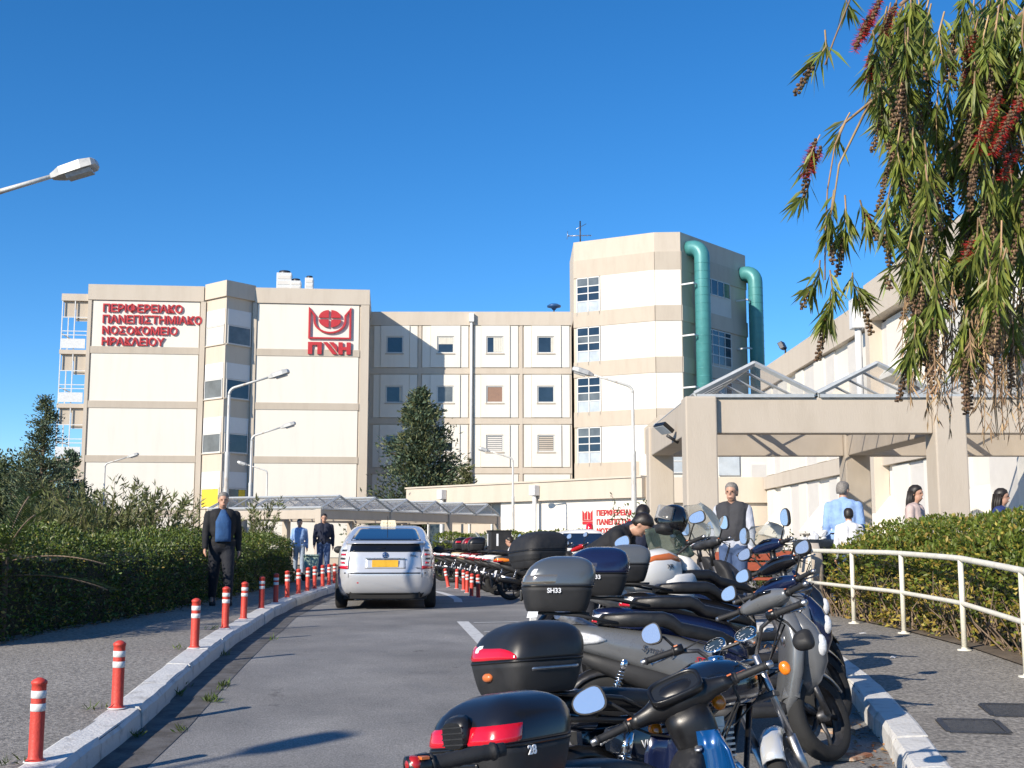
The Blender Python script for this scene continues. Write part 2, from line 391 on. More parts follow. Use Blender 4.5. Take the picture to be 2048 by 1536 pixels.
# manhole covers on the right pavement
IRON = mat('cast_iron', (.10,.10,.10), .6, .3, var=.3, scale=30, bump=.6, bscale=220)
for (x, y, s, lab) in ((3.62,8.85,.40,'square iron cover flush in the right pavement, nearer the railing'),(3.1,8.3,.38,'square iron cover flush in the right pavement, nearer the kerb')):
    e = empty('manhole_cover', (x, y, g(y)+.152), (atan2(.08,1),0,R(-8)), lab, 'manhole cover', 'iron covers in the right pavement')
    fm = MB()
    for a in (-1, 1): fm.box(-s/2, s/2, a*s/2-.02, a*s/2+.02, 0, .012); fm.box(a*s/2-.02, a*s/2+.02, -s/2+.02, s/2-.02, 0, .012)
    fm.build('frame', DARKMET, e)
    MB().box(-s/2+.024, s/2-.024, -s/2+.024, s/2-.024, 0, .009).build('lid', IRON, e)

# litter and fallen leaves by the right kerb, weeds along the left gutter
LEAFB = mat('dry_leaf', (.28,.15,.06), .8, island=.5)
n = 420; yy = NR.uniform(5.5, 14, n); P = np.stack([[xr(y) for y in yy] - np.abs(NR.normal(0,.16,n)) - .01, yy, [g(y)+.012 for y in yy]], 1)
D = runit(n); D[:,2] *= .15; o = leafmesh('fallen_leaves', P, D, np.tile([0,0,1.],(n,1))+runit(n)*.3, NR.uniform(.03,.08,n), NR.uniform(.012,.03,n), LEAFB); tag(o, 'dry brown leaves scattered in the gutter by the right kerb', 'leaves', kind='stuff')
n = 500; yy = NR.uniform(11.8, 31, n); P = np.stack([[HX(y) for y in yy] + np.abs(NR.normal(0,.10,n)), yy, [g(y)+.16 for y in yy]], 1)
D = runit(n); D[:,2] *= .15; o = leafmesh('fallen_leaves', P, D, np.tile([0,0,1.],(n,1))+runit(n)*.3, NR.uniform(.03,.07,n), NR.uniform(.015,.03,n), LEAFB); tag(o, 'dry brown leaves along the foot of the dark left hedge', 'leaves', kind='stuff')
WEED = mat('weed_green', (.09,.14,.03), .6, island=.4, sss=.3)
P = []; D = []
for i in range(13):
    y = rnd.choice([rnd.uniform(8.6,11.4), rnd.uniform(7,16), rnd.uniform(9.5,10.8)]); x = xl(y)+rnd.choice([.01,.34,.33])+rnd.uniform(-.02,.03)
    for k in range(rnd.randint(6,16)):
        P.append((x+rnd.uniform(-.04,.04), y+rnd.uniform(-.06,.06), g(y)+.0)); D.append((rnd.uniform(-.7,.7), rnd.uniform(-.7,.7), rnd.uniform(.3,1)))
for y in (12.0, 14.2, 8.95, 7.3):
    for k in range(12):
        P.append((xl(y)-.3+rnd.uniform(-.08,.06), y-.05+rnd.uniform(-.1,.1), g(y)+.15)); D.append((rnd.uniform(-.8,.8), rnd.uniform(-.8,.8), rnd.uniform(.3,1)))
o = leafmesh('weeds', P, D, runit(len(P)), NR.uniform(.04,.10,len(P)), NR.uniform(.008,.016,len(P)), WEED); tag(o, 'small green weeds growing along the left gutter joint', 'weeds', kind='stuff')

# orange flexible bollards
BOLL = mat('bollard_orange', (.62,.062,.040), .5, var=.12, scale=9, bump=.15, bscale=60)
BOLL2 = mat('bollard_band', (.74,.73,.70), .45, var=.12, scale=20)
def bollard_meshes():
    r = .042
    b = MB(); b.lathe((0,0,0), (0,0,1), [(0,.0),(0,.062),(.008,.06),(.016,r+.004),(.03,r),(.29,r)], 20); b.lathe((0,0,0), (0,0,1), [(.335,r),(.365,r)], 20)
    b.lathe((0,0,0), (0,0,1), [(.41,r),(.445,r),(.447,r+.004),(.462,r+.004),(.472,r-.006),(.484,.012),(.484,0)], 20)
    w = MB(); w.lathe((0,0,0), (0,0,1), [(.29,r-.002),(.292,r+.002),(.333,r+.002),(.335,r-.002)], 20)
    f = MB(); f.lathe((0,0,0), (0,0,1), [(0,.07),(.006,.066),(.007,0)], 16)
    return b.mesh('post'), w.mesh('reflective_band'), f.mesh('base_plate')
bm_post, bm_band, bm_foot = bollard_meshes()
def bollard(x, y, z, lean, label, group, s=1.):
    e = empty('bollard', (x, y, z), (lean[0], lean[1], rnd.uniform(0,6)), label, 'bollard', group); e.scale = (1,1,s)
    share('post', bm_post, BOLL, e); share('reflective_band', bm_band, BOLL2, e); share('reflective_band', bm_band, BOLL2, e, (0,0,.075)); share('base_plate', bm_foot, BOLL2, e)
yL = [7.3,8.95,12.05,14.3,16.0,18.5,20.2,22.0,23.5,24.8,26.0,27.2,28.2,29.2]
ordn = ['nearest','second','third','fourth','fifth','sixth','seventh','eighth','ninth','tenth','eleventh','twelfth','thirteenth','farthest']
for i, y in enumerate(yL):
    k = ordn[i]
    bollard(xl(y)-.17+(.0 if i else -.02), y, g(y)+.155, (rnd.uniform(-.03,.03), rnd.uniform(-.03,.03)),
            f'{k} orange bollard with two white bands on the left kerb' + (', counted from the camera' if 0 < i < 13 else ''), 'orange bollards along the left kerb')
for i, (x, y, ly) in enumerate(((-.70,25.2,.02),(-.86,25.8,.05),(-1.02,27.6,-.02),(-1.16,29.2,.03),(-1.36,30.0,.02),(-1.62,31.0,.22))):
    bollard(x, y, g(y)+.003, (0, ly), f'{["nearest","second","third","fourth","fifth","farthest, tilted"][i]} orange bollard of the short row right of the silver car', 'orange bollards by the parked motorcycles')

# white railing on the right
RAILM = mat('railing_paint', (.72,.69,.58), .5, var=.1, scale=12, bump=.1, bscale=50)
rp = [(16.95,4.16),(15.2,4.26),(13.65,4.38),(11.9,4.40),(10.3,4.32),(8.7,4.2),(7.1,4.0)]
e = empty('railing', (4.3, 13, g(13)+.15), (0,0,0), 'white tubular metal railing with two rails along the right hedge', 'railing')
O = Vector(e.location)
def rpt(t, h):
    i = min(int(t), len(rp)-2); f = t-i; y = rp[i][0]+(rp[i+1][0]-rp[i][0])*f; x = rp[i][1]+(rp[i+1][1]-rp[i][1])*f
    return Vector((x, y, g(y)+.15+h)) - O
for h, r, nm in ((.885,.030,'top_rail'),(.45,.024,'lower_rail')):
    pts = [rpt(i*.25, h) for i in range(0, 4*(len(rp)-1)+1)]
    if h > .8: pts = [pts[0]+Vector((-.12,.12,-.24)), pts[0]+Vector((-.12,.12,-.04)), pts[0]+Vector((-.09,.09,0))] + pts
    MB().tube(pts, r, 10).build(nm, RAILM, e)
for i in range(len(rp)):
    b = rpt(i, 0); MB().tube([b, b+Vector((0,0,.875))], .027, 10).build('post', RAILM, e)
    MB().lathe(b, (0,0,1), [(0,.07),(.012,.068),(.014,.03),(.03,.03)], 14).build('foot_plate', RAILM, e)
# ------------------------------------------------------------------ hospital buildings
BEIGE = mat('beige_concrete', (.57,.50,.41), .85, col2=(.50,.43,.345), stretch=(1,1,.18), c2pos=(.45,.85), scale=1.6, detail=8, bump=.12, bscale=30)
BEIGE2 = mat('taupe_concrete', (.51,.445,.36), .85, col2=(.45,.385,.31), stretch=(1,1,.2), c2pos=(.45,.85), scale=2, detail=8, bump=.15, bscale=30)
WHITEW = mat('white_render', (.77,.73,.645), .85, col2=(.66,.625,.56), stretch=(1,1,.12), c2pos=(.5,.95), scale=1.8, detail=8, bump=.05, bscale=40)
WHITEP2 = mat('white_panel', (.66,.67,.67), .6, var=.03, scale=2)
PANELG = mat('pale_grey_panel', (.66,.63,.58), .7, var=.04, scale=2)
WFRAME = mat('window_frame', (.62,.62,.60), .5, var=.05, scale=8)
PANE = mat('window_glass', (.022,.038,.06), .06, var=.4, scale=.6, spec=.7)
PANEG = mat('window_glass_grey', (.13,.15,.16), .1, var=.3, scale=.8)
PANEL_ = mat('window_glass_light', (.45,.50,.54), .15, var=.15, scale=1.5)
CURT = mat('curtain_cream', (.62,.60,.52), .8, var=.2, scale=3, stretch=(9,9,.5))
CURTY = mat('curtain_yellow', (.75,.55,.05), .8, var=.3, scale=3, stretch=(8,8,.4))
SHUTR = mat('shutter_brown', (.28,.17,.12), .7, var=.1, scale=9)
REDSIGN = mat('sign_red', (.50,.03,.035), .45, var=.06, scale=4)
TEAL = mat('teal_duct', (.07,.27,.27), .42, .1, var=.1, scale=1.5, detail=8)
ROOFM = mat('roof_felt', (.25,.24,.22), .9, var=.2, scale=2)
METW = mat('white_metal', (.66,.67,.66), .45, var=.1, scale=10)

def block(name, org, ang, label):            # local x runs along the facade to the right, -y faces out
    return empty(name, org, (0,0,ang), label, 'building')
def bx(e, name, m, *a, bevel=0):
    return MB().box(*a).build(name, m, e, bevel)
def panel_hole(e, name, m, x0, x1, y0, y1, z0, z1, hx0, hx1, hz0, hz1):
    mb = MB(); mb.box(x0, hx0, y0, y1, z0, z1); mb.box(hx1, x1, y0, y1, z0, z1); mb.box(hx0, hx1, y0, y1, z0, hz0); mb.box(hx0, hx1, y0, y1, hz1, z1)
    return mb.build(name, m, e)
def window(e, x0, x1, z0, z1, y, pm=None, fr=.06, mull=(), trans=(), name='window', fill=None):
    w = MB(); d = .07
    w.box(x0, x0+fr, y-d, y, z0, z1); w.box(x1-fr, x1, y-d, y, z0, z1); w.box(x0+fr, x1-fr, y-d, y, z0, z0+fr); w.box(x0+fr, x1-fr, y-d, y, z1-fr, z1)
    xs = [x0+fr]+[m+s for m in mull for s in (-fr/2, fr/2)]+[x1-fr]
    zs = [z0+fr]+[t+s for t in trans for s in (-fr/2, fr/2)]+[z1-fr]
    for m in mull: w.box(m-fr/2, m+fr/2, y-d*.9, y, z0+fr, z1-fr)
    for t in trans:
        for k in range(0, len(xs), 2): w.box(xs[k], xs[k+1], y-d*.8, y, t-fr/2, t+fr/2)
    o = w.build(name, WFRAME, e)
    for i in range(0, len(xs), 2):
        for k in range(0, len(zs), 2):
            pmm = pm
            if callable(pm): pmm = pm(i//2, k//2)
            bx(o, 'pane', pmm or PANE, xs[i]+.002, xs[i+1]-.002, y-.035, y-.015, zs[k]+.002, zs[k+1]-.002)
    return o

# --- left block with the lettering and the emblem
P0 = at(180, 575, 75.5); P1 = at(738, 582, 77.3); ang = atan2(P1.y-P0.y, P1.x-P0.x); W = math.hypot(P1.x-P0.x, P1.y-P0.y)
GZ = -.35
E = block('hospital_block', (P0.x, P0.y, GZ), ang, 'cream hospital block with red lettering and a red emblem near its roof')
H = 17.45-GZ
bx(E, 'wall', BEIGE, 0, W, 0, 14, 0, H-.35)
bx(E, 'roof', ROOFM, .3, W-.3, .3, 13.7, H-.348, H-.30)
bx(E, 'parapet', BEIGE, -.06, 7.2, -.16, .25, H-1.0, H); bx(E, 'parapet', BEIGE, 10.45, W+.06, -.16, .25, H-1.0, H); bx(E, 'parapet', BEIGE, -.06, .2, .252, 14, H-1, H); bx(E, 'parapet', BEIGE, W-.2, W+.06, .252, 14, H-1, H)
bx(E, 'parapet', BEIGE, 7.2, 10.45, .1, .3, H-1, H-.02)
levels = [(13.45,16.42),(9.96,13.0),(6.5,9.51),(3.08,6.07),(.1,2.63)]
for (a, b) in levels:
    for (x0, x1) in ((.28,6.95),(10.62,W-.62)):
        bx(E, 'panel', WHITEW, x0, x1, -.06, -.002, a-GZ, b-GZ)
for (a, b) in ((13.0,13.45),(9.51,9.96),(6.07,6.5),(2.63,3.08)):
    for (x0, x1) in ((.2,7.0),(10.6,W-.55)):
        bx(E, 'band', BEIGE2, x0, x1, -.10, -.001, a-GZ, b-GZ)
bx(E, 'pier', BEIGE, W-.5, W+.04, -.13, .3, .02, H-1.002); bx(E, 'pier', BEIGE, 7.02, 7.34, -.14, .2, .02, H-1.002); bx(E, 'pier', BEIGE, 10.32, 10.58, -.14, .2, .02, H-1.002); bx(E, 'pier', BEIGE, -.04, .18, -.12, .3, .02, H-1.002)
# wedge-shaped bay with stacked windows
apex = Vector((8.84,-1.55,0)); Lp = Vector((7.36,-.02,0)); Rp = Vector((10.30,-.02,0))
bay = MB(); bay.loft([[(p.x,p.y,z) for p in (Lp, apex, Rp, Vector((10.3,.5,0)), Vector((7.36,.5,0)))] for z in (2.2, H-.9)], smooth=False); bay.build('bay', BEIGE, E)
bt = MB(); bt.loft([[(p.x,p.y,z) for p in (Lp+Vector((-.1,-.1,0)), apex+Vector((0,-.22,0)), Rp+Vector((.16,-.12,0)), Vector((10.46,.5,0)), Vector((7.26,.5,0)))] for z in (H-.9, H+.12)], smooth=False); bt.build('bay_cap', BEIGE, E)
for fi, (pa, pb) in enumerate(((Lp, apex), (apex, Rp))):
    T = frame(pa, pb-pa); ln = (pb-pa).length
    for li, z1 in enumerate((15.78,12.33,8.89,5.45)):
        z1 -= GZ
        o = MB(T).box(.12, ln-.12, -.03, -.004, z1-1.0, z1).build('white_panel', WHITEP2, E)
        pm = [[CURT,PANEG,PANEG,CURTY],[PANEG,PANE,PANE,PANE]][fi][li]
        wm = MB(T); f = .06; x0, x1, a, b = .14, ln-.14, z1-2.25, z1-1.03
        wm.box(x0, x0+f, -.06, -.004, a, b); wm.box(x1-f, x1, -.06, -.004, a, b); wm.box(x0+f, x1-f, -.06, -.004, a, a+f); wm.box(x0+f, x1-f, -.06, -.004, b-f, b)
        wo = wm.build('window', WFRAME, E); MB(T).box(x0+f+.002, x1-f-.002, -.03, -.006, a+f+.002, b-f-.002).build('pane', pm, wo)
        if fi == 1 and li == 3: MB(T).box(x1-f-.55, x1-f-.04, -.045, -.032, a+f+.02, b-f-.02).build('curtain', CURTY, wo)
        sl = MB(T); sl.box(.05, ln-.05, -.09, -.004, a-.06, a-.004); sl.build('sill', BEIGE, E)
# right flank: slim windows on the shaded side
for z in (14.5,11,7.6,4.1): bx(E, 'window', PANE, W+.061, W+.075, 1.2, 2.6, z-GZ-.6, z-GZ+.8)
# lettering: four lines
for i, s in enumerate(('ΠΕΡΙΦΕΡΕΙΑΚΟ','ΠΑΝΕΠΙΣΤΗΜΙΑΚΟ','ΝΟΣΟΚΟΜΕΙΟ','ΗΡΑΚΛΕΙΟΥ')):
    text('lettering', s, .70, REDSIGN, E, textframe((.86, -.062-.06, 15.68-i*.72-GZ), (1,0,0), (0,-1,0)), .06, .014, space=.98)
# emblem: open goblet-like frame, disc with a cross, block letters below
ex, ez = 13.9, 14.15-GZ; ew = 2.75; y0 = -.10
def pr(poly): return MB().prism([(ex+x*ew, ez+z*ew*(.78 if z > -.01 else .80)) for x, z in poly], Matrix.Translation((0,y0-.12,0)), .12)
N_ = 14
outer = [(0,.98),(0,.0)] ; 
lt = .045
# outer line of the frame
pr([(0,.98),(0,0),(1,0),(1,.98),(1-lt,.92),(1-lt,lt),(lt,lt),(lt,.92)]).build('emblem_frame', REDSIGN, E)
arcp = lambda r, a: (.5+r*cos(a), .55+r*sin(a))
inn = [arcp(.335, pi+.0 + pi*i/N_) for i in range(N_+1)]; inn2 = [arcp(.385, 2*pi - pi*i/N_) for i in range(N_+1)]
pr([(0,.98)]+[(.165,.72)]+inn+[(.835,.72),(1,.98),(.93,.80)]+[(.885,.70)]+inn2+[(.115,.70),(.07,.80)]).build('emblem_bowl', REDSIGN, E)
for q in range(4):
    a0 = q*pi/2; ox, oz = .028*math.copysign(1, cos(a0+.8)), .028*math.copysign(1, sin(a0+.8))
    pts = [(.5+ox, .62+oz)]+[(.5+ox+.235*cos(a0+pi/2*i/8), .62+oz+.235*sin(a0+pi/2*i/8)) for i in range(9)]
    pr(pts).build('emblem_disc', REDSIGN, E)
bz = -.46
for poly in ([(0,0),(0,.36),(.32,.36),(.32,0),(.22,0),(.22,.27),(.1,.27),(.1,0)],
             [(.35,.36),(.45,.36),(.68,.0),(.58,0)], [(.49,.36),(.60,.36),(.68,.22),(.68,.07)],
             [(.71,0),(.71,.36),(.81,.36),(.81,.22),(.9,.22),(.9,.36),(1,.36),(1,0),(.9,0),(.9,.13),(.81,.13),(.81,0)]):
    pr([(x, min(z+bz,-.02)) for x, z in poly]).build('emblem_letter', REDSIGN, E)
# balconies with white frames on the far left side
for i, z in enumerate((13.2,9.75,6.3,2.85,-.3)):
    z -= GZ
    bx(E, 'balcony_slab', BEIGE, -1.75, -.08, .1, 3.2, z-.25, z+.02)
    bx(E, 'balustrade', METW, -1.62, -.16, .02, .06, z+.1, z+.72)
    fm = MB(); 
    for x in (-1.70,-.92): fm.box(x, x+.06, .10, .16, z+.02, z+3.18)
    for zz in (.95,1.2,2.1): fm.box(-1.64, -.1, .105, .15, z+zz, z+zz+.05)
    for x in (-1.70,): fm.box(x, x+.06, 1.6, 1.66, z+.02, z+3.18); fm.box(x, x+.05, .2, 3.0, z+1.05, z+1.10)
    fm.build('balcony_frame', METW, E)
    bx(E, 'screen', BEIGE2, -.86, -.12, .3, .34, z+1.9, z+3.15); bx(E, 'screen', BEIGE2, -1.6, -.98, .3, .34, z+2.15, z+3.15)
bx(E, 'balcony_slab', BEIGE, -1.75, -.08, .1, 3.2, H-1.05, H-.6)
# roof plant
def roof_unit(px, py, D, w, h, lab):
    p = at(px, py, D); e = empty('rooftop_unit', (p.x, D, 17.3), (0,0,ang), lab, 'air conditioner', 'machines on the hospital roof')
    bx(e, 'casing', METW, -w/2, w/2, 0, .9, .25, h, bevel=.03); MB().lathe((0,.45,h), (0,0,1), [(0,w*.4),(.18,w*.38),(.2,w*.3),(.2,0)], 18).build('fan', DARKMET, e)
    bx(e, 'stand', DARKMET, -w/2+.05, w/2-.05, .05, .85, 0, .25)
    for k in range(4): bx(e, 'louvre', PANELG, -w/2+.06, w/2-.06, -.02, -.004, .35+k*(h-.4)/4, .35+(k+.6)*(h-.4)/4)
roof_unit(568, 560, 80, 1.0, 1.95, 'tall white fan unit on the roof of the lettered block')
roof_unit(591, 570, 80, .7, 1.4, 'low grey fan unit beside the tall white one on the roof')
roof_unit(618, 565, 80, .55, 1.6, 'narrow fan unit on the roof, rightmost of the three')

# --- middle block set back
Q0 = at(744, 625, 82.4); Q1 = at(1143, 628, 82.4); MW = Q1.x-Q0.x; HM = at(900, 624, 82.4).z-GZ
E = block('hospital_block', (Q0.x, 82.4, GZ), 0, 'cream middle hospital block with a grid of small square windows')
k = 82.4/2400*1.008
lx = lambda px: (px-744)*k
lz = lambda py: at(900, py, 82.4).z-GZ
bx(E, 'wall', BEIGE, -1.5, MW-.02, 0, 12, 0, HM-.3)
bx(E, 'roof', ROOFM, -1.4, MW-.1, .2, 11.8, HM-.299, HM-.25)
bx(E, 'parapet', BEIGE, -1.5, MW-.02, -.12, .2, lz(651), HM)
rows = [(651,736),(749,836),(849,935),(948,1010)]
cols = [(748,838),(845,940),(949,1040),(1049,1143)]
wins = {(0,0):PANE,(0,1):'k',(0,2):'c',(0,3):'h',(1,0):'h',(1,1):PANEG,(1,2):SHUTR,(1,3):PANE,(2,0):PANE,(2,1):'k',(2,2):'s',(2,3):'b'}
wc = [791,893,992,1094]; wr = [690,789,887,985]
for r, (a, b) in enumerate(rows):
    z1, z0 = lz(a), lz(b)
    bx(E, 'band', BEIGE, -1.5, MW-.02, -.078, -.001, z0-.42, z0-.02)
    for c, (p, q) in enumerate(cols):
        x0, x1 = lx(p)+.05, lx(q)-.05
        if r < 3:
            hx0, hx1, hz0, hz1 = lx(wc[c]-17), lx(wc[c]+17), lz(wr[r]+17), lz(wr[r]-17)
            xa = x0+(hx0-x0)*.55; xb = hx1+(x1-hx1)*.45
            bx(E, 'panel', WHITEW, x0, xa-.01, -.06, -.001, z0+.03, z1-.03); bx(E, 'panel', WHITEW, xb+.01, x1, -.06, -.001, z0+.03, z1-.03)
            panel_hole(E, 'panel', WHITEW, xa+.01, xb-.01, -.14, -.001, z0+.03, z1-.03, hx0, hx1, hz0, hz1)
            sp = wins[(r,c)]; pm = sp if not isinstance(sp, str) else PANE
            w = window(E, hx0+.01, hx1-.01, hz0+.01, hz1-.01, -.01, pm, .07)
            bx(w, 'sill', BEIGE2, hx0-.06, hx1+.06, -.19, -.142, hz0-.08, hz0-.005)
            if sp in ('c','h'):
                cm = MB(); cx0 = hx0+(.42 if sp == 'c' else .8)*(hx1-hx0)
                n = 9; pts = [(cx0+(hx1-.09-cx0)*i/n, -.05-.012*(i%2)) for i in range(n+1)]
                for (a1, b1), (a2, b2) in zip(pts, pts[1:]):
                    i0 = cm.add([(a1,b1,hz0+.1),(a2,b2,hz0+.1),(a2,b2,hz1-.1),(a1,b1,hz1-.1)]); cm.face((i0,i0+1,i0+2,i0+3))
                cm.build('curtain', CURT, w)
            if sp == 'k': bx(w, 'blind', CURT, hx0+.09, hx1-.09, -.06, -.045, (hz0+hz1)/2+.05, hz1-.09)
            if sp in ('s','b'):
                for j in range(7):
                    bx(w, 'slat', PANELG if sp == 's' else BEIGE2, hx0+.1, hx1-.1, -.075, -.05, hz0+.1+j*.14, hz0+.1+j*.14+.10)
        else: bx(E, 'panel', WHITEW, x0, x1, -.06, -.001, z0+.03, z1-.03)
for p in (841.5, 1044.5): bx(E, 'rib', BEIGE, lx(p)-.1, lx(p)+.1, -.085, -.002, lz(1015), lz(652))
bx(E, 'rib', BEIGE, lx(944.5)-.1, lx(944.5)+.1, -.085, -.002, lz(1015), lz(652))
dp = MB(); dp.tube([(lx(945),-.24,lz(1015)),(lx(945),-.24,lz(640))], .09, 10); dp.build('downpipe', WHITEP2, E); bx(E, 'rain_head', WHITEP2, lx(945)-.17, lx(945)+.17, -.42, -.125, lz(645), lz(628))
# antennas on the roof
p = at(1108, 628, 86); e = empty('roof_siren', (p.x, 86, HM+GZ-.3), (0,0,0), 'blue mushroom-shaped siren on the flat roof of the middle block', 'siren')
BLUES = mat('siren_blue', (.03,.10,.25), .4, .2)
MB().tube([(0,0,0),(0,0,1.3)], .05, 8).build('pole', DARKMET, e); MB().lathe((0,0,1.15), (0,0,1), [(0,.12),(.12,.2),(.2,.5),(.3,.52),(.42,.3),(.45,0)], 18).build('horn', BLUES, e)
for s in (-.25,.25): MB().tube([(s,0,0),(0,0,.8)], .025, 6).build('brace', DARKMET, e)

# --- octagonal tower with teal ducts
A = at(1147, 500, 82.25); B = at(1308, 466, 79.4); C = at(1360, 466, 79.3)
dcd = R(50); Dd = Vector((C.x+8.9*cos(dcd), C.y+8.9*sin(dcd), 0)); HT = 21.9-GZ
E = empty('hospital_tower', (C.x, C.y, GZ), (0,0,0), 'tall beige and white octagonal hospital tower with teal air ducts', 'building')
O = Vector((C.x, C.y, 0)); Z0 = Vector((0,0,0))
pa, pb, pc, pd = (Vector((q.x, q.y, 0))-O for q in (A, B, C, Dd))
pe = pd+Vector((0,6,0)); pf = pa+Vector((.02,6,0)); A0 = pa+Vector((.01,.4,0))
poly = [A0, pa, pb, pc, pd, pe, pf]
MB().loft([[(p.x,p.y,z) for p in poly] for z in (0, HT)], smooth=False).build('wall', BEIGE, E)
bands = [(19.3,99),(15.8,16.86),(12.3,13.36),(8.85,9.89),(5.35,6.4)]
whites = [(16.86,19.3),(13.36,15.8),(9.89,12.3),(6.4,8.85),(2.9,5.35)]
for fi, (p, q) in enumerate(((pa,pb),(pb,pc),(pc,pd))):
    T = frame(p, q-p); ln = (q-p).length
    for li, (a, b) in enumerate(whites):
        x0 = 0 if fi else 2.05
        x1 = ln
        if fi == 2:
            MB(T).box(0, 1.15, -.05, -.002, a-GZ, b-GZ).build('panel', BEIGE2, E); MB(T).box(2.7, 6.6, -.05, -.002, a-GZ, b-GZ-1.05).build('panel', PANELG, E)
        else:
            MB(T).box(x0+.004, x1-.004, -.05, -.002, a-GZ, b-GZ).build('panel', WHITEW, E)
        if fi == 0 and li < 4:
            w = MB(T); xs = [.28, 1.13, 1.98]; z0, z1 = a-GZ-.25, b-GZ-.05; f = .07
            zs = [z0, z0+1.0, z0+1.55, z0+2.05, z1]
            for x in xs: w.box(x-f/2, x+f/2, -.09, -.002, z0, z1)
            for z in zs:
                for xa, xb in zip(xs, xs[1:]): w.box(xa+f/2, xb-f/2, -.08, -.002, z-f/2, z+f/2)
            wo = w.build('window', WFRAME, E)
            for xa, xb in zip(xs, xs[1:]):
                for zi, (za, zb) in enumerate(zip(zs, zs[1:])):
                    MB(T).box(xa+f/2+.002, xb-f/2-.002, -.05, -.004, za+f/2+.002, zb-f/2-.002).build('pane', PANEL_ if zi == 0 else (PANE if (zi+li) % 3 else PANEG), wo)
        if fi == 2 and li < 3:
            w = MB(T); z0, z1 = (a-GZ+1.35, b-GZ) if li == 0 else (a-GZ-.2, b-GZ-.1); f = .07; nx = 4
            xs = [3.0+i*.85 for i in range(nx+1)]; zs = [z0, z1] if li == 0 else [z0, z0+.8, z0+1.5, z1-.35, z1]
            for x in xs: w.box(x-f/2, x+f/2, -.10, -.051, z0, z1)
            for z in zs:
                for xa, xb in zip(xs, xs[1:]): w.box(xa+f/2, xb-f/2, -.095, -.051, z-f/2, z+f/2)
            wo = w.build('window', WFRAME, E)
            for xa, xb in zip(xs, xs[1:]):
                for zi, (za, zb) in enumerate(zip(zs, zs[1:])): MB(T).box(xa+f/2+.002, xb-f/2-.002, -.075, -.054, za+f/2+.002, zb-f/2-.002).build('pane', PANE if li == 0 or zi else PANEG, wo)
    for (a, b) in bands[1:]: MB(T).box(.002, ln-.002, -.09, -.001, a-GZ, b-GZ).build('band', BEIGE2 if fi < 2 else BEIGE, E)
    MB(T).box(.003, ln-.003, -.06, -.001, 19.3-GZ, 20.55-GZ).build('band', BEIGE2, E)
T = frame(pc, pd-pc)
for (xd, zt) in ((.95, 20.9),(8.3, 20.4)):
    for k, off in enumerate((.75,)):
        top = zt-GZ
        pts = [(xd,-.1,top)]+[(xd, -.1-.75+.75*cos(t), top-.75+.75*sin(t)) for t in [pi/2*(1-i/6) for i in range(7)]][1:]
        pts = [(xd,-.05,top)] + [(xd, -.35-.75*sin(t), top-.75+.75*cos(t)) for t in [pi/2*i/6 for i in range(7)]] + [(xd,-1.10,2.0)]
        d = MB(T).tube(pts, .52, 18); do = d.build('duct', TEAL, E)
        pts2 = [(p[0]+.62, p[1]+.35, p[2]-.05) for p in pts]; MB(T).tube(pts2, .5, 18).build('duct', TEAL, E)
        for j in range(30):
            z = top-1.2-j*.55
            if z < 2: break
            MB(T).lathe((xd,-1.10,z), (0,0,1), [(-.02,.52),(-.015,.535),(.015,.535),(.02,.52)], 18).build('duct_seam', TEAL, do)
        for z in (18.2,14.7,11.2,7.8): MB(T).box(xd-1.0, xd-.1, -1.0, -.9, z-GZ, z-GZ+.1).build('bracket', METW, do); MB(T).box(xd-1.0, xd-.9, -.9, -.05, z-GZ, z-GZ+.1).build('bracket', METW, do)
p = at(1161, 495, 84); e = empty('tv_antenna', (p.x, 84.2, HT+GZ-.02), (0,0,0), 'tall thin television antenna mast on the octagonal tower', 'antenna')
MB().tube([(0,0,0),(0,0,2.1)], .05, 8).build('mast', DARKMET, e)
am = MB(); am.tube([(-.9,0,1.0),(.8,0,1.05)], .03, 6)
for i in range(7): x = -.85+i*.27; am.tube([(x,-.3,1.0),(x,.3,1.02)], .018, 5)
am.tube([(-.3,-.2,1.45),(.45,.2,1.95)], .025, 6); am.tube([(-.95,0,.75),(-.9,0,1.35)], .02, 5); am.build('aerial', ALLOY, e)
# lower wing of the tower toward the entrance
E = empty('entrance_building', (5.2, 62, GZ), (0,0,0), 'low beige and white annex with windows in front of the octagonal tower', 'building')
bx(E, 'wall', BEIGE, 3.2, 9, 6, 14, 0, 8.6); bx(E, 'wall', WHITEW, 2.0, 9, 5.0, 5.99, 0, 6.3)
panel_hole(E, 'wall', WHITEW, 2.6, 9, 4.6, 4.99, 3.5, 6.25, 3.1, 6.2, 4.0, 5.75)
window(E, 3.12, 6.18, 4.02, 5.73, 4.95, lambda i, k: (PANEG, PANEL_)[k], .08, (3.9,4.7,5.5), (4.9,))
bx(E, 'shutter', PANELG, 7.9, 8.9, 4.5, 4.595, 4.2, 5.7)

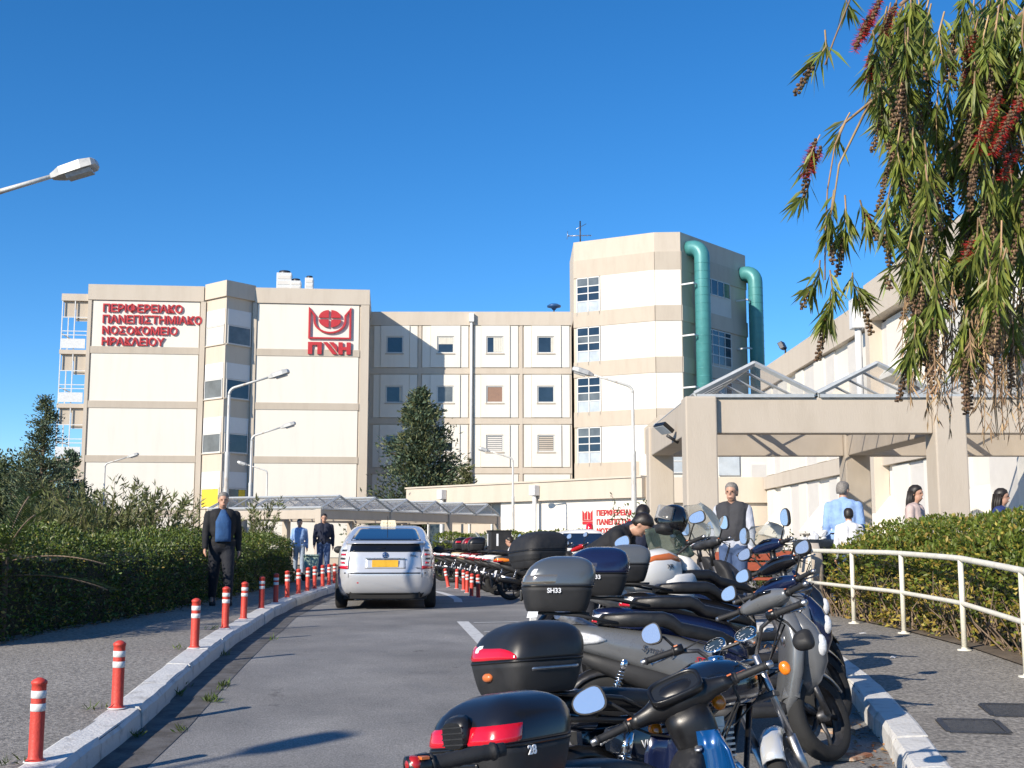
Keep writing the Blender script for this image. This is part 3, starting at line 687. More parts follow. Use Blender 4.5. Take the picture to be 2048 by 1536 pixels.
# --- single-storey annex with the small sign, running at 45 degrees
def annex():
    a = Vector((-5.6, 66.7, GZ)); b = Vector((6.0, 54.2, GZ)); T = b-a; ln = math.hypot(T.x, T.y)
    e = empty('annex_building', a, (0,0,atan2(T.y, T.x)), 'low single-storey annex with a beige parapet and a small red sign', 'building')
    h = 4.0-GZ
    bx(e, 'wall', WHITEW, 7.4, ln, 0, 9, 0, h-.9); bx(e, 'wall', WHITEW, 0, 7.4, 1.2, 9, 0, h-.9)
    bx(e, 'parapet', BEIGE, -.1, ln+.02, -.25, 9, h-.9, h); bx(e, 'coping', BEIGE, -.16, ln+.02, -.32, .3, h, h+.08)
    bx(e, 'clerestory', PANEL_, .2, 7.3, 1.12, 1.19, 2.55, h-.92)
    for x in (.2,1.9,3.7,5.5,7.28): bx(e, 'mullion', METW, x-.05, x+.05, 1.06, 1.115, 0, h-.92)
    for (x0, x1, m) in ((.3,1.8,PANE),(2.0,3.6,BEIGE2),(3.8,5.4,BEIGE2),(5.6,7.2,PANEG)): bx(e, 'wall_panel', m, x0, x1, 1.13, 1.188, .05, 2.45)
    for x in (3.2, 10.3):
        MB().tube([(x,-.42,.1),(x,-.42,h-.6)], .10, 10).build('downpipe', WHITEP2, e); bx(e, 'rain_head', WHITEP2, x-.2, x+.2, -.62, -.26, h-.65, h-.15, bevel=.03)
    sx = 13.1
    for i, s in enumerate(('ΠΕΡΙΦΕΡΕΙΑΚΟ','ΠΑΝΕΠΙΣΤΗΜΙΑΚΟ','ΝΟΣΟΚΟΜΕΙΟ')): text('lettering', s, .34, REDSIGN, e, textframe((sx+.95, -.02, 2.68-i*.42), (1,0,0), (0,-1,0)), .015, .012, space=1.02)
    s = .65; zz = 2.45
    for poly in ([(0,0),(0,1),(.18,.75),(.18,.1),(.82,.1),(.82,.75),(1,1),(1,0)], [(.25,.15),(.25,.7),(.45,.95),(.45,.15)], [(.55,.15),(.55,.95),(.75,.7),(.75,.15)], [(0,-.35),(0,-.06),(1,-.06),(1,-.35)]):
        MB().prism([(sx+.05+x*s, zz+z*s*.75) for x, z in poly], Matrix.Translation((0,-.035,0)), .033).build('emblem', REDSIGN, e)
    # straight part to the right wing
    e2 = empty('annex_building', (6.02, 54.25, GZ), (0,0,0), 'straight beige annex wall between the small sign and the right wing', 'building')
    bx(e2, 'wall', BEIGE, 0, 5.6, 0, 8, 0, h-1.15); bx(e2, 'parapet', BEIGE, 0, 5.6, -.2, 8, h-1.14, h); bx(e2, 'panel', WHITEW, .1, 1.9, -.06, -.002, .1, 1.9)
    bx(e2, 'wall', WHITEW, 1.2, 5.6, 4.0, 8, h+.001, h+2.4); window(e2, 1.6, 2.6, h+.4, h+1.8, 3.98, PANEL_, .06, trans=(h+1.0,)); bx(e2, 'hatch', PANEL_, 4.0, 5.0, 3.9, 3.995, h+.3, h+2.0)
annex()

# --- right wing: long white wall with recessed panels and hooded windows
E = empty('hospital_wing', (11.4, 54, GZ), (0,0,R(-90)), 'long white hospital wing with beige bands and hooded windows on the right', 'building')
HW = 8.85-GZ; LW = 36
bx(E, 'wall', WHITEW, 0, LW, .12, 12, 0, HW-.95)
bx(E, 'parapet', BEIGE, 0, 16.9, -.12, 12, HW-.95, HW); bx(E, 'parapet', BEIGE, 16.95, LW, -.35, 12, HW-.9, HW+.28)
bx(E, 'band', BEIGE, 0, LW, -.10, .1, 3.45-GZ, 4.0-GZ)
x = .2; i = 0
while x < LW-1.4:
    w = (1.5, 1.25, 1.7)[i % 3]
    for (z0, z1) in ((.1,3.4-GZ),(4.05-GZ,HW-1.0)):
        kind = (i*2 + (z0 > 1)) % 5
        if kind == 2:
            zc = z0+(z1-z0)*.42
            h = MB(); h.loft([[(x,.1,zc-.1),(x,.1,zc+1.25),(x,-.75,zc+.25),(x,-.75,zc+.15)],[(x+w,.1,zc-.1),(x+w,.1,zc+1.25),(x+w,-.75,zc+.25),(x+w,-.75,zc+.15)]], smooth=False); h.build('window_hood', WHITEW, E)
            bx(E, 'window', PANE, x+.08, x+w-.08, .06, .115, zc-1.0, zc-.12)
            bx(E, 'panel', WHITEW, x, x+w-.02, .02, .118, z0, zc-1.05)
        else: bx(E, 'panel', (WHITEW, PANELG)[i % 2], x, x+w-.03, (.0,.05)[i % 2], .118, z0, z1)
    x += w; i += 1
bx(E, 'pier', BEIGE, 16.95, 17.35, -.35, .1, .05, HW-.9)
MB().tube([(16.4,-.4,.3),(16.4,-.4,HW-.8)], .11, 12).build('downpipe', WHITEP2, E); bx(E, 'rain_head', WHITEP2, 16.18, 16.62, -.62, -.20, HW-1.0, HW-.05, bevel=.03)
for (px, py, Dw) in ((1583,697,49),):
    p = at(px, py, Dw); e = empty('floodlight', (11.3, Dw, HW+GZ), (0,0,R(-120)), 'small dark floodlight on the parapet of the right wing', 'lamp')
    MB().tube([(0,0,0),(0,0,.25)], .04, 6).build('bracket', DARKMET, e); MB().box(-.22,.22,-.08,.12,.2,.5, Matrix.Rotation(R(25),4,'X')).build('housing', DARKMET, e, .02)

# --- glass-roofed pergolas
GLASSR = dustyglass('roof_glass', (.58,.57,.54), .78)
FRAMEW = mat('skylight_frame', (.47,.49,.49), .4, .2, var=.08, scale=10)
CONC = mat('portal_concrete', (.50,.435,.355), .85, col2=(.43,.37,.295), stretch=(1,1,.3), c2pos=(.45,.85), scale=2.5, detail=8, bump=.15, bscale=40)
def pergola(org, ang, label, n, gw, dep, zb, zt, peak, colw, cols, rafters, extra_back=True):
    e = empty('pergola', org, (0,0,ang), label, 'pergola'); L_ = n*gw; hb = colw*.5
    for (x, y) in cols:
        bx(e, 'column', CONC, x-hb, x+hb, y-hb, y+hb, 0, zt-.003, bevel=.025)
    xs = sorted(set(x for x, y in cols))
    for y in (0, dep):
        xx = sorted(x for x, yy in cols if yy == y)
        for a, b in zip(xx, xx[1:]): bx(e, 'beam', CONC, a+hb+.002, b-hb-.002, y-hb*.55, y+hb*.55, zb, zt-.02, bevel=.02)
    for x in xs:
        if (x, 0) in cols and (x, dep) in cols: bx(e, 'beam', CONC, x-hb*.8, x+hb*.8, hb+.002, dep-hb-.002, zb, zt-.03, bevel=.02)
    x0 = min(xs)-hb*.4
    for i in range(n):
        a, c = x0+i*gw, x0+(i+1)*gw; m = (a+c)/2; ya, yb = -hb*.6, dep+hb*.6
        sl = empty('skylight', (0,0,0)); sl.parent = e
        fm = MB(); fw = max(.04, gw*.022)
        for y in (ya, yb):
            fm.tube([(a+.02,y,zt+.05),(m,y,zt+peak)], fw, 4, smooth=False); fm.tube([(c-.02,y,zt+.05),(m,y,zt+peak)], fw, 4, smooth=False)
        fm.tube([(m,ya,zt+peak),(m,yb,zt+peak)], fw, 4, smooth=False)
        for xx in (a+.03, c-.03): fm.tube([(xx,ya,zt+.045),(xx,yb,zt+.045)], fw*1.1, 4, smooth=False)
        for k in range(1, rafters):
            y = ya+(yb-ya)*k/rafters
            fm.tube([(a+.02,y,zt+.05),(m,y,zt+peak)], fw*.55, 4, smooth=False); fm.tube([(c-.02,y,zt+.05),(m,y,zt+peak)], fw*.55, 4, smooth=False)
        fm.build('skylight_frame', FRAMEW, e)
        bpy.data.objects.remove(sl)
        for k in range(rafters):
            y0, y1 = ya+(yb-ya)*k/rafters+.02, ya+(yb-ya)*(k+1)/rafters-.02
            for (xa, xb) in ((a+.06, m-.02), (c-.06, m+.02)):
                gm = MB(); za, zc = zt+.06+fw*.3, zt+peak-.01
                i0 = gm.add([(xa,y0,za),(xb,y0,zc),(xb,y1,zc),(xa,y1,za)]); gm.face((i0,i0+1,i0+2,i0+3))
                gm.build('pane', GLASSR, e)
        bx(e, 'gutter', FRAMEW, a+.05, c-.05, ya-.04, ya+.06, zt-.015, zt+.04)
    return e
zt = at(1500, 796, 20).z
EP = pergola((3.13, 20.0, g(20)+.15), 0, 'concrete pergola with gabled glass roofs at the right entrance', 4, 2.05, 5.4, 2.95-.16, zt-.16, .56, .52,
        [(0,0),(4.12,0),(8.24,0),(0,5.4),(4.12,5.4),(8.24,5.4)], 6)
fl = empty('floodlight', (2.88, 21.4, 3.05), (0,0,R(-70)), 'black floodlight fixed to the left side of the near pergola', 'lamp')
MB().tube([(.0,.1,-.12),(0,-.12,.0)], .03, 8).build('bracket', DARKMET, fl); MB().box(-.20,.20,-.34,-.10,-.05,.03, Matrix.Rotation(R(-38),4,'X')).build('housing', BLACK, fl, .015); MB().box(-.18,.18,-.32,-.12,-.058,-.051, Matrix.Rotation(R(-38),4,'X')).build('lens', PANEL_, fl)
a0 = at(640, 1018, 43.5); b0 = at(996, 1032, 56.5); an = atan2(b0.y-a0.y, b0.x-a0.x); LL = math.hypot(b0.x-a0.x, b0.y-a0.y); n = 6; gw = LL/n
zt2 = a0.z
pergola((a0.x, a0.y, g(44)), an, 'far concrete pergola with six glass gables in front of the lettered block', n, gw, 5.0, zt2-.36-g(44), zt2-g(44), .50, .26,
        [(0,0),(gw*2,0),(gw*4,0),(gw*6-.1,0),(0,5.0),(gw*2,5.0),(gw*4,5.0),(gw*6-.1,5.0)], 5)
# ------------------------------------------------------------------ vegetation
from mathutils import noise as mnoise
BARK = mat('bark', (.11,.08,.055), .9, var=.4, scale=12, bump=.6, bscale=30, stretch=(1,1,.3))
TWIG = mat('twig', (.20,.145,.10), .85, var=.4, scale=20)
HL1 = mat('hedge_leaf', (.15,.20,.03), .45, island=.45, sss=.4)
HL0 = mat('shaded_hedge_leaf', (.085,.125,.018), .45, island=.55, sss=.10)  # darker copy of the hedge leaf; shade of the road-side face put into its colour
HL2 = mat('hedge_leaf_yellow', (.36,.29,.055), .5, island=.5, sss=.3)
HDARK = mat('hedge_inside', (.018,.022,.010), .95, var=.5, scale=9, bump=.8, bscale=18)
CONIF = mat('conifer_needle', (.075,.115,.065), .6, island=.5, sss=.15)
CONIF2 = mat('conifer_needle_olive', (.12,.135,.055), .6, island=.5, sss=.15)
OLE = mat('oleander_leaf', (.15,.17,.06), .5, island=.45, sss=.3)
BROAD = mat('broad_leaf', (.06,.085,.03), .55, island=.5, sss=.2)
PALM = mat('palm_leaf', (.05,.09,.02), .5, island=.4, sss=.2)
DRY = mat('dry_twig', (.36,.24,.13), .85, var=.3, scale=14, island=.3)
BBL = mat('bottlebrush_leaf', (.19,.235,.045), .45, island=.5, sss=.35)
BBR = mat('bottlebrush_flower', (.46,.022,.015), .7, island=.12, sss=.2)
POD = mat('seed_capsule', (.13,.082,.042), .8, island=.45)
PINK = mat('pink_flower', (.6,.05,.18), .6)

def hedge(name, path, w, h, label, n, m, lsz=.05, m2=None, frac2=0., bare=0., rough=.14, cat='hedge'):
    # path: list of (x,y) of the road-side foot; the hedge extends w to the +side; leaf shell over a dark core
    e = empty(name, (path[0][0], path[0][1], 0), (0,0,0), label, cat); O = Vector(e.location)
    seg = [(Vector((*a,0)), Vector((*b,0))) for a, b in zip(path, path[1:])]; ls = [(b-a).length for a, b in seg]; tot = sum(ls)
    def fr(t):
        d = t*tot
        for (a, b), l in zip(seg, ls):
            if d <= l or (a, b) == seg[-1]: 
                u = (b-a).normalized(); return a+u*min(d, l), Vector((u.y,-u.x,0))*(1 if w > 0 else -1)
            d -= l
    W_ = abs(w); hh = h if callable(h) else (lambda t: h)
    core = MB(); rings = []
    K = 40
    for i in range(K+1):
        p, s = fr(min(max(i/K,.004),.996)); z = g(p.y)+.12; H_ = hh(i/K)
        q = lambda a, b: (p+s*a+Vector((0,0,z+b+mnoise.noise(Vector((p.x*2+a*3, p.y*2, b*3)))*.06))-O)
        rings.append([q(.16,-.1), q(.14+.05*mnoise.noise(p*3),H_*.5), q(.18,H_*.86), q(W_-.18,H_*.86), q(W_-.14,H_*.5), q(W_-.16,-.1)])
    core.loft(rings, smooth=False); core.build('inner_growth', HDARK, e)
    P = [[],[]]; D = [[],[]]
    for i in range(n):
        t = rnd.random(); p, s = fr(t); H_ = hh(t); k = rnd.random(); per = H_*2+W_
        a = k*per
        if a < H_: off, z, nn = 0, a, -s
        elif a < H_+W_: off = a-H_; z, nn = H_+.14*min(1,off/W_*1.6), Vector((0,0,1))
        else: off, z, nn = W_, per-a, s
        if t < .01 or t > .99: off = rnd.uniform(0, W_); z = rnd.uniform(0,H_); nn = (fr(.5)[0]-p).normalized()*(-1)
        if bare and z < H_*.55 and rnd.random() < bare*(1-z/(H_*.55)): continue
        q = p+s*off; lump = mnoise.noise(Vector((q.x*1.7, q.y*1.7, z*2.2)))*rough
        q = q+nn*(lump-abs(rnd.gauss(0,.06))+.03)+Vector((rnd.gauss(0,.02), rnd.gauss(0,.02), g(p.y)+.13+z+rnd.gauss(0,.02)))
        j = 1 if (m2 and rnd.random() < frac2*(1.4-z/H_)) else 0
        P[j].append(q-O); d = nn*rnd.uniform(.2,1)+Vector((rnd.gauss(0,.7), rnd.gauss(0,.7), rnd.gauss(.2,.6))); D[j].append(d)
    for j in (0, 1):
        if P[j]:
            nj = len(P[j]); leafmesh('foliage', P[j], D[j], runit(nj)+np.array([0,0,.8]), NR.uniform(.7,1.35,nj)*lsz, NR.uniform(.45,.65,nj)*lsz, (m, m2)[j], e)
    if bare:
        tw = MB()
        for i in range(int(tot*34)):
            p, s = fr(rnd.random()); b = p+s*rnd.uniform(.0,.25)+Vector((0,0,g(p.y)+.13))-O
            c = b+Vector((rnd.gauss(0,.1), rnd.gauss(0,.14), rnd.uniform(.2,.4)))-s*rnd.uniform(-.05,.1); d2 = c+Vector((rnd.gauss(0,.12), rnd.gauss(0,.12), rnd.uniform(.15,.35)))
            tw.tube([b, c, d2], [.010,.007,.003], 4, caps=False)
        tw.build('stems', TWIG, e)
    return e
hl = [(HX(y), y) for y in (11.8,13,14.5,16,17.5,19,21,23,25,27,29,31)]
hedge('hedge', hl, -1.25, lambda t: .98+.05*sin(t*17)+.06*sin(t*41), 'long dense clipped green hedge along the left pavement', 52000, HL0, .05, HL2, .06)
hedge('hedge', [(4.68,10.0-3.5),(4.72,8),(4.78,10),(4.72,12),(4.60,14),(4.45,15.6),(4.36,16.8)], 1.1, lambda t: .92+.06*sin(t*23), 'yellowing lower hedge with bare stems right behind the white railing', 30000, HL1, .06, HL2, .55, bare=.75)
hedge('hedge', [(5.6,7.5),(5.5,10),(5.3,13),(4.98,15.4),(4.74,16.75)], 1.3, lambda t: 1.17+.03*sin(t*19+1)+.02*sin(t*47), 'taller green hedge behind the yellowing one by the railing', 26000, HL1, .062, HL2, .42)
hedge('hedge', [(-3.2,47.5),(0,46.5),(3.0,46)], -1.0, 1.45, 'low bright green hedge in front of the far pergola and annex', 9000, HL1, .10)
# stray shoots on the right hedges
# bushes
def bush(name, loc, label, n, stems, hgt, spread, m, ln, wd, upright=.8, flowers=None, base=.25):
    e = empty(name, loc, (0,0,0), label, 'bush'); st = MB(); P = []; D = []
    for i in range(stems):
        a = rnd.uniform(0, 2*pi); r = rnd.uniform(0, spread*.4); b = Vector((r*cos(a), r*sin(a), 0)); H_ = hgt*rnd.uniform(.55,1.05)
        dv = Vector((cos(a), sin(a), 0))*spread*rnd.uniform(.15,.75)*(1-upright*.5)
        pts = [b, b+dv*.35+Vector((0,0,H_*.45)), b+dv+Vector((rnd.gauss(0,.08), rnd.gauss(0,.08), H_*rnd.uniform(.8,1)))]
        st.tube(pts, [.014,.009,.003], 4, caps=False)
        k = n//stems
        for j in range(k):
            t = base+(1-base)*rnd.random()**.8; p = (pts[0].lerp(pts[1], t*2) if t < .5 else pts[1].lerp(pts[2], t*2-1)); u = (pts[2]-pts[1]).normalized()
            P.append(p+Vector((rnd.gauss(0,.04), rnd.gauss(0,.04), rnd.gauss(0,.03)))); D.append(u*rnd.uniform(.5,1.2)+Vector((rnd.gauss(0,.7), rnd.gauss(0,.7), rnd.gauss(.1,.4))))
    st.build('stems', TWIG, e); nj = len(P); leafmesh('foliage', P, D, runit(nj), NR.uniform(.7,1.3,nj)*ln, NR.uniform(.7,1.3,nj)*wd, m, e)
    if flowers:
        for i in range(flowers[0]):
            a = rnd.uniform(0,2*pi); MB().ell((spread*.5*cos(a)*rnd.random(), spread*.5*sin(a)-.1, hgt*rnd.uniform(.4,.95)), .035,.035,.03, 7, 5).build('flower', flowers[1], e)  # on the rose bush these are painted glints, elsewhere flowers
    return e
WGLINT = mat('white_sun_glint', (.75,.74,.68), .6); YELF = mat('yellow_flower', (.7,.6,.25), .6)  # white blobs paint sun glints on the rose bush leaves; yellow ones are flowers
for i, (px, D_, hh_, sp, n, lab) in enumerate(((30,27,1.9,2.4,3600,'dark oleander bush at the left edge behind the hedge'),(145,28,2.15,2.2,3400,'oleander bush behind the hedge below the far left street lamp'),(235,29,2.75,2.3,3600,'tallest oleander bush with loose shoots against the white wall'),
     (325,30,2.3,1.8,2000,'oleander bush with arching shoots left of the man in the dark jacket'),(505,33.5,2.4,1.4,1300,'thin leafy bush behind the hedge right of the man in the dark jacket'))):
    p = at(px, 1080, D_); bush('oleander_bush', (p.x, D_, g(D_)+.1), lab, n, 46 if i < 4 else 16, hh_, sp, OLE, .19, .040, .5)
for (x, y, hh_, sp, lab, fl) in ((4.35,19.3,1.05,1.2,'dark rose bush with painted white sun glints beside the red bench',(26,WGLINT)),(3.75,22.5,1.1,1.2,'low dark bush under the near pergola by the left column',None),(5.6,21.5,1.2,1.6,'dark bush behind the people at the pergola',None)):
    bush('rose_bush', (x, y, g(y)+.2), lab, 2600, 40, hh_, sp, BROAD, .06, .035, .3, fl, .1)
p = at(1335, 1090, 31); bush('flowering_bush', (p.x, 31, g(31)+.1), 'green bush with pale yellow flowers below the small red sign', 2400, 26, 1.75, 1.4, HL1, .09, .045, .6, (22,YELF))
p = at(1262, 1090, 32); bush('thin_shrub', (p.x, 32, g(32)+.1), 'thin leggy shrub in front of the small red sign', 260, 9, 2.6, 1.1, BROAD, .10, .05, .8, None, .5)

def conifer(name, loc, label, H_, rad, nbr, nleaf, m, lean=(0,0), lsz=.22, base=.08, m2=None, droop=-.1, pw=.8):
    e = empty(name, loc, (0,0,0), label, 'tree'); tr = MB()
    tr.tube([(0,0,-.2),(lean[0]*.4,lean[1]*.4,H_*.5),(lean[0],lean[1],H_*.97)], [H_*.022,H_*.013,.02], 8); tr.build('trunk', BARK, e)
    lb = MB(); P = []; D = []
    for i in range(nbr):
        t = base+(1-base)*(i+rnd.random())/nbr; z = H_*t; a = rnd.uniform(0,2*pi)
        r = rad*(1-t)**pw*rnd.uniform(.55,1.15)*(1+.35*mnoise.noise(Vector((a*1.3, z*.8, 3.1))))+.12
        up = rnd.uniform(.1,.55); o = Vector((lean[0]*t, lean[1]*t, z)); tip = o+Vector((cos(a)*r, sin(a)*r, r*up+droop*r))
        mid = o.lerp(tip,.55)+Vector((0,0,-.08*r)); lb.tube([o, mid, tip], [.03+.01*r,.02,.006], 4, caps=False)
        k = int(nleaf/nbr*(.35+1.3*r/rad))
        for j in range(k):
            s = rnd.random()**.7; p = (o.lerp(mid, s*2) if s < .5 else mid.lerp(tip, s*2-1)); w_ = (.10+.16*r*(1-abs(s-.6)))
            P.append(p+Vector((rnd.gauss(0,w_), rnd.gauss(0,w_), rnd.gauss(0,w_*.7)))); D.append((tip-o).normalized()*.8+Vector((rnd.gauss(0,.5), rnd.gauss(0,.5), rnd.gauss(.35,.4))))
    lb.build('branches', BARK, e)
    nj = len(P); idx = NR.random(nj) < (.35 if m2 else 0); P = np.array(P); D = np.array(D)
    for mm, s in ((m, ~idx), (m2, idx)):
        if s.any(): leafmesh('crown', P[s], D[s], runit(int(s.sum())), NR.uniform(.6,1.3,int(s.sum()))*lsz, NR.uniform(.3,.5,int(s.sum()))*lsz, mm, e)
    return e
p = at(843, 1000, 70); conifer('cypress_tree', (p.x, 70, -.35), 'bluish green conifer in front of the middle hospital block', 10.2, 3.7, 150, 19000, CONIF, (-.1,0), .28, .10, CONIF2, pw=.75)
p = at(925, 1000, 68); conifer('cypress_tree', (p.x, 68.4, -.35), 'small olive conifer at the right foot of the larger bluish one', 5.6, 1.1, 34, 2600, CONIF2, (.2,0), .24, .3)
p = at(80, 1000, 50); conifer('fir_tree', (p.x, 50, -.3), 'tall pointed dark fir tree left of the lettered block', 7.4, 2.0, 120, 14000, CONIF, (.05,0), .15, .02, CONIF2, pw=1.0)
p = at(122, 1000, 56); conifer('fir_tree', (p.x, 57, -.3), 'shorter dark fir tree between the pointed fir and the balconies', 5.6, 1.5, 60, 5000, CONIF, (0,0), .22, .05)
def broadtree(name, loc, label, H_, rad, n, m, lsz):
    e = empty(name, loc, (0,0,0), label, 'tree'); tr = MB(); tr.tube([(0,0,-.2),(.1,0,H_*.4),(0,.1,H_*.7)], [H_*.03,H_*.022,H_*.01], 8)
    P = []; D = []; cl = []
    for i in range(26):
        a = rnd.uniform(0,2*pi); el = rnd.uniform(-.5,1.2); r = rad*rnd.uniform(.4,.9); c = Vector((cos(a)*cos(el)*r, sin(a)*cos(el)*r, H_*.62+sin(el)*r*.9)); cl.append(c)
        tr.tube([(.1,0,H_*.42), c*.5+Vector((0,0,H_*.3)), c], [H_*.01,.03,.01], 4, caps=False)
    for i in range(n):
        c = rnd.choice(cl); d = Vector((rnd.gauss(0,1), rnd.gauss(0,1), rnd.gauss(0,1))).normalized(); P.append(c+d*rad*.42*rnd.random()**.4); D.append(d+Vector((rnd.gauss(0,.4), rnd.gauss(0,.4), rnd.gauss(0,.4))))
    tr.build('trunk', BARK, e); leafmesh('crown', P, D, runit(n), NR.uniform(.7,1.3,n)*lsz, NR.uniform(.5,.7,n)*lsz, m, e); return e
for (px, D_, H_, rd, lab) in ((5,75,6.8,3.2,'rounded grey green tree at the far left edge of the picture'),(50,66,4.6,2.6,'low olive tree in front of the pointed fir'),(-30,58,4.2,2.6,'low dark tree at the left edge below the rounded one'),(140,60,3.6,1.8,'low round tree at the foot of the balconies')):
    p = at(px, 1000, D_); broadtree('broadleaf_tree', (p.x, D_, -.35), lab, H_, rd, 5200, BROAD if px != 50 else CONIF2, .24)
# far wood that closes the view on the left
P = NR.uniform(0,1,(9000,3)); P = np.stack([-75+P[:,0]*47, 92+P[:,1]*10, P[:,2]**1.3*(3.0+1.2*np.sin(P[:,0]*19)+.8*np.sin(P[:,0]*47))], 1)
o = leafmesh('far_wood', P, runit(9000), runit(9000), NR.uniform(.5,.9,9000), NR.uniform(.4,.6,9000), BROAD); tag(o, 'far belt of grey green trees at the left horizon', 'wood', kind='stuff')

# small palm growing through the left hedge
e = empty('palm', (-5.5, 13.1, g(13)+.2), (0,0,0), 'small palm with feathery fronds poking out of the left hedge', 'palm')
for (dx, dy, dz, L_, z0) in ((.9,-.1,.25,1.2,.75),(.55,-.5,.8,1.0,.8),(1.0,.3,.15,1.1,.6),(-.3,-.4,1.0,1.1,.9),(.2,-.7,.5,.9,.7),(.1,.5,1.1,1.0,.85),(-.7,.1,.9,1.0,.8)):
    d = Vector((dx,dy,dz)).normalized(); P = []; D = []; N_ = []; pts = []
    for i in range(24):
        t = i/23; p = Vector((0,0,z0))+d*L_*t+Vector((0,0,-.28*L_*t*t)); pts.append(p); s = d.cross(Vector((0,0,1))).normalized()
        if i > 4:
            for sg in (-1,1): P.append(p); D.append(d*.8+s*sg*.9+Vector((0,0,-.1))); N_.append((0,0,1))
    MB().tube(pts, .008, 5).build('stalk', TWIG, e); leafmesh('frond', P, D, N_, np.full(len(P),.24), np.full(len(P),.022), PALM, e)
MB().tube([(0,0,-.2),(0,0,.9)], .07, 8).build('trunk', BARK, e)

# weeping bottlebrush tree hanging in from the right
def bottlebrush():
    T0 = Vector((3.05, 5.6, g(5.6)+.15)); e = empty('bottlebrush_tree', T0, (0,0,0), 'weeping bottlebrush tree with red flowers hanging in from the right', 'tree')
    tr = MB(); tr.tube([(0,0,-.1),(.05,.05,1.2),(-.1,0,2.3),(-.35,-.2,3.4)], [.13,.11,.09,.05], 10); tr.build('trunk', BARK, e)
    br = MB(); lP = []; lD = []; dP = []; dD = []; fP = []; fD = []; pods = MB()
    W = lambda px, py, D: at(px, py, D)-T0
    def shoot(pts, leaves, l=.085, dens=1., start=0., tuft=.5):
        # pts: hanging stem; leaves crowd towards its lower end
        br.tube(pts, [.0035]*(len(pts)-1)+[.0015], 4, caps=False)
        n = int(leaves*dens)
        for i in range(n):
            t = start+(1-start)*(rnd.random()**tuft); k = min(int(t*(len(pts)-1)), len(pts)-2); f = t*(len(pts)-1)-k; p = pts[k].lerp(pts[k+1], f); u = (pts[k+1]-pts[k]).normalized()
            s = Vector((rnd.gauss(0,1), rnd.gauss(0,1), rnd.gauss(0,1))); s = (s-u*s.dot(u)).normalized()
            lP.append(p); lD.append(u*rnd.uniform(.5,1.2)+s*rnd.uniform(.35,.8)+Vector((0,0,-.12)))
    def podstring(a, d, L_, r=.012):
        n = int(L_/.0052); d = d.normalized(); c = a.copy(); u = d.orthogonal().normalized(); v = d.cross(u)
        br.tube([a, a+d*L_], .003, 4)
        for i in range(n):
            th = i*2.4; q = a+d*(L_*i/n)+(u*cos(th)+v*sin(th))*r*.75
            pods.ell(q, .0072,.0072,.0064, 5, 4)
    def flower(a, d, L_, r=.032):
        d = d.normalized(); u = d.orthogonal().normalized(); v = d.cross(u)
        for i in range(int(L_/.00055)):
            th = rnd.uniform(0,2*pi); q = a+d*L_*rnd.random(); s = (u*cos(th)+v*sin(th)); fP.append(q); fD.append(s*1+d*rnd.uniform(-.1,.6))
        podstring(a-d*.01, d, L_, .006)
    def hang(px, py0, py1, D, leaves=46, pod=None, flw=None, top=None, curve=0., l=.085):
        a = W(px, py0, D); b = W(px+curve, py1, D+rnd.uniform(-.05,.05)); m = a.lerp(b,.5)+Vector((rnd.gauss(0,.012), rnd.gauss(0,.02), 0))
        shoot([a, m, b], leaves)
        if pod: podstring(b, (b-m)+Vector((rnd.gauss(0,.02), rnd.gauss(0,.02), -.05)), pod)
        if flw: flower(a.lerp(b,.55), (b-a), flw)
        return b
    # limbs
    limb = [W(2150,-40,5.1), W(2000,60,4.8), W(1890,115,4.6), W(1800,165,4.5), W(1740,205,4.45), W(1690,245,4.4), W(1670,290,4.38)]
    br.tube(limb, [.020,.015,.011,.008,.006,.005,.004], 7)
    br.tube([Vector((-.35,-.2,3.4)), W(2150,-40,5.1)], [.05,.028], 7)
    br.tube([Vector((-.2,-.1,2.9)), W(2090,-120,4.7), W(1960,-90,4.3), W(1860,-40,4.1), W(1800,10,4.0)], [.05,.03,.02,.012,.006], 7)
    br.tube([Vector((-.1,0,2.4)), W(2130,100,5.0), W(2040,160,4.7), W(1960,250,4.5), W(1900,300,4.4)], [.05,.03,.018,.012,.006], 7)
    br.tube([limb[4], W(1678,330,4.38), W(1665,420,4.36)], [.006,.004,.003], 5); br.tube([limb[6], W(1655,380,4.4), W(1650,480,4.4), W(1650,560,4.4)], .003, 4); br.tube([W(1700,0,4.0), W(1668,80,4.0), W(1650,130,4.0)], .003, 4)
    # outer shoots read off the photograph
    for a in ((1650,60,130,4.0,30,.12,None,0,-25),(1690,-30,15,4.0,14,None,None,0,6),(1745,60,150,4.2,54,None,.10,0,-6),(1752,150,215,4.3,34,.09,None,0,8),(1700,225,285,4.4,22,None,None,0,-30),
              (1640,270,340,4.38,10,.10,.10,0,-25),(1620,360,405,4.4,26,None,None,0,-22),(1668,380,470,4.4,60,.12,None,0,-10),(1690,390,480,4.4,66,.15,.0,0,-4),(1720,400,455,4.42,40,.10,.09,0,18),
              (1660,540,640,4.4,84,.16,None,0,-8),(1705,545,590,4.42,34,.16,None,0,16),(1640,520,580,4.4,40,.08,None,0,-22),(1790,330,430,4.3,54,.15,None,0,4),(1812,190,300,4.3,50,.14,None,0,0),
              (1782,370,470,4.2,56,.12,None,0,-10),(1830,440,560,4.3,66,.14,None,0,-8),(1850,560,700,4.35,96,.18,None,0,-4),(1832,620,720,4.3,70,.16,None,0,-14),(1812,520,560,4.3,12,.05,None,0,-36)):
        px, y0, y1, D_, lv, pod, fl_, _, cv = a; hang(px, y0, y1, D_, lv, pod, fl_, None, cv)
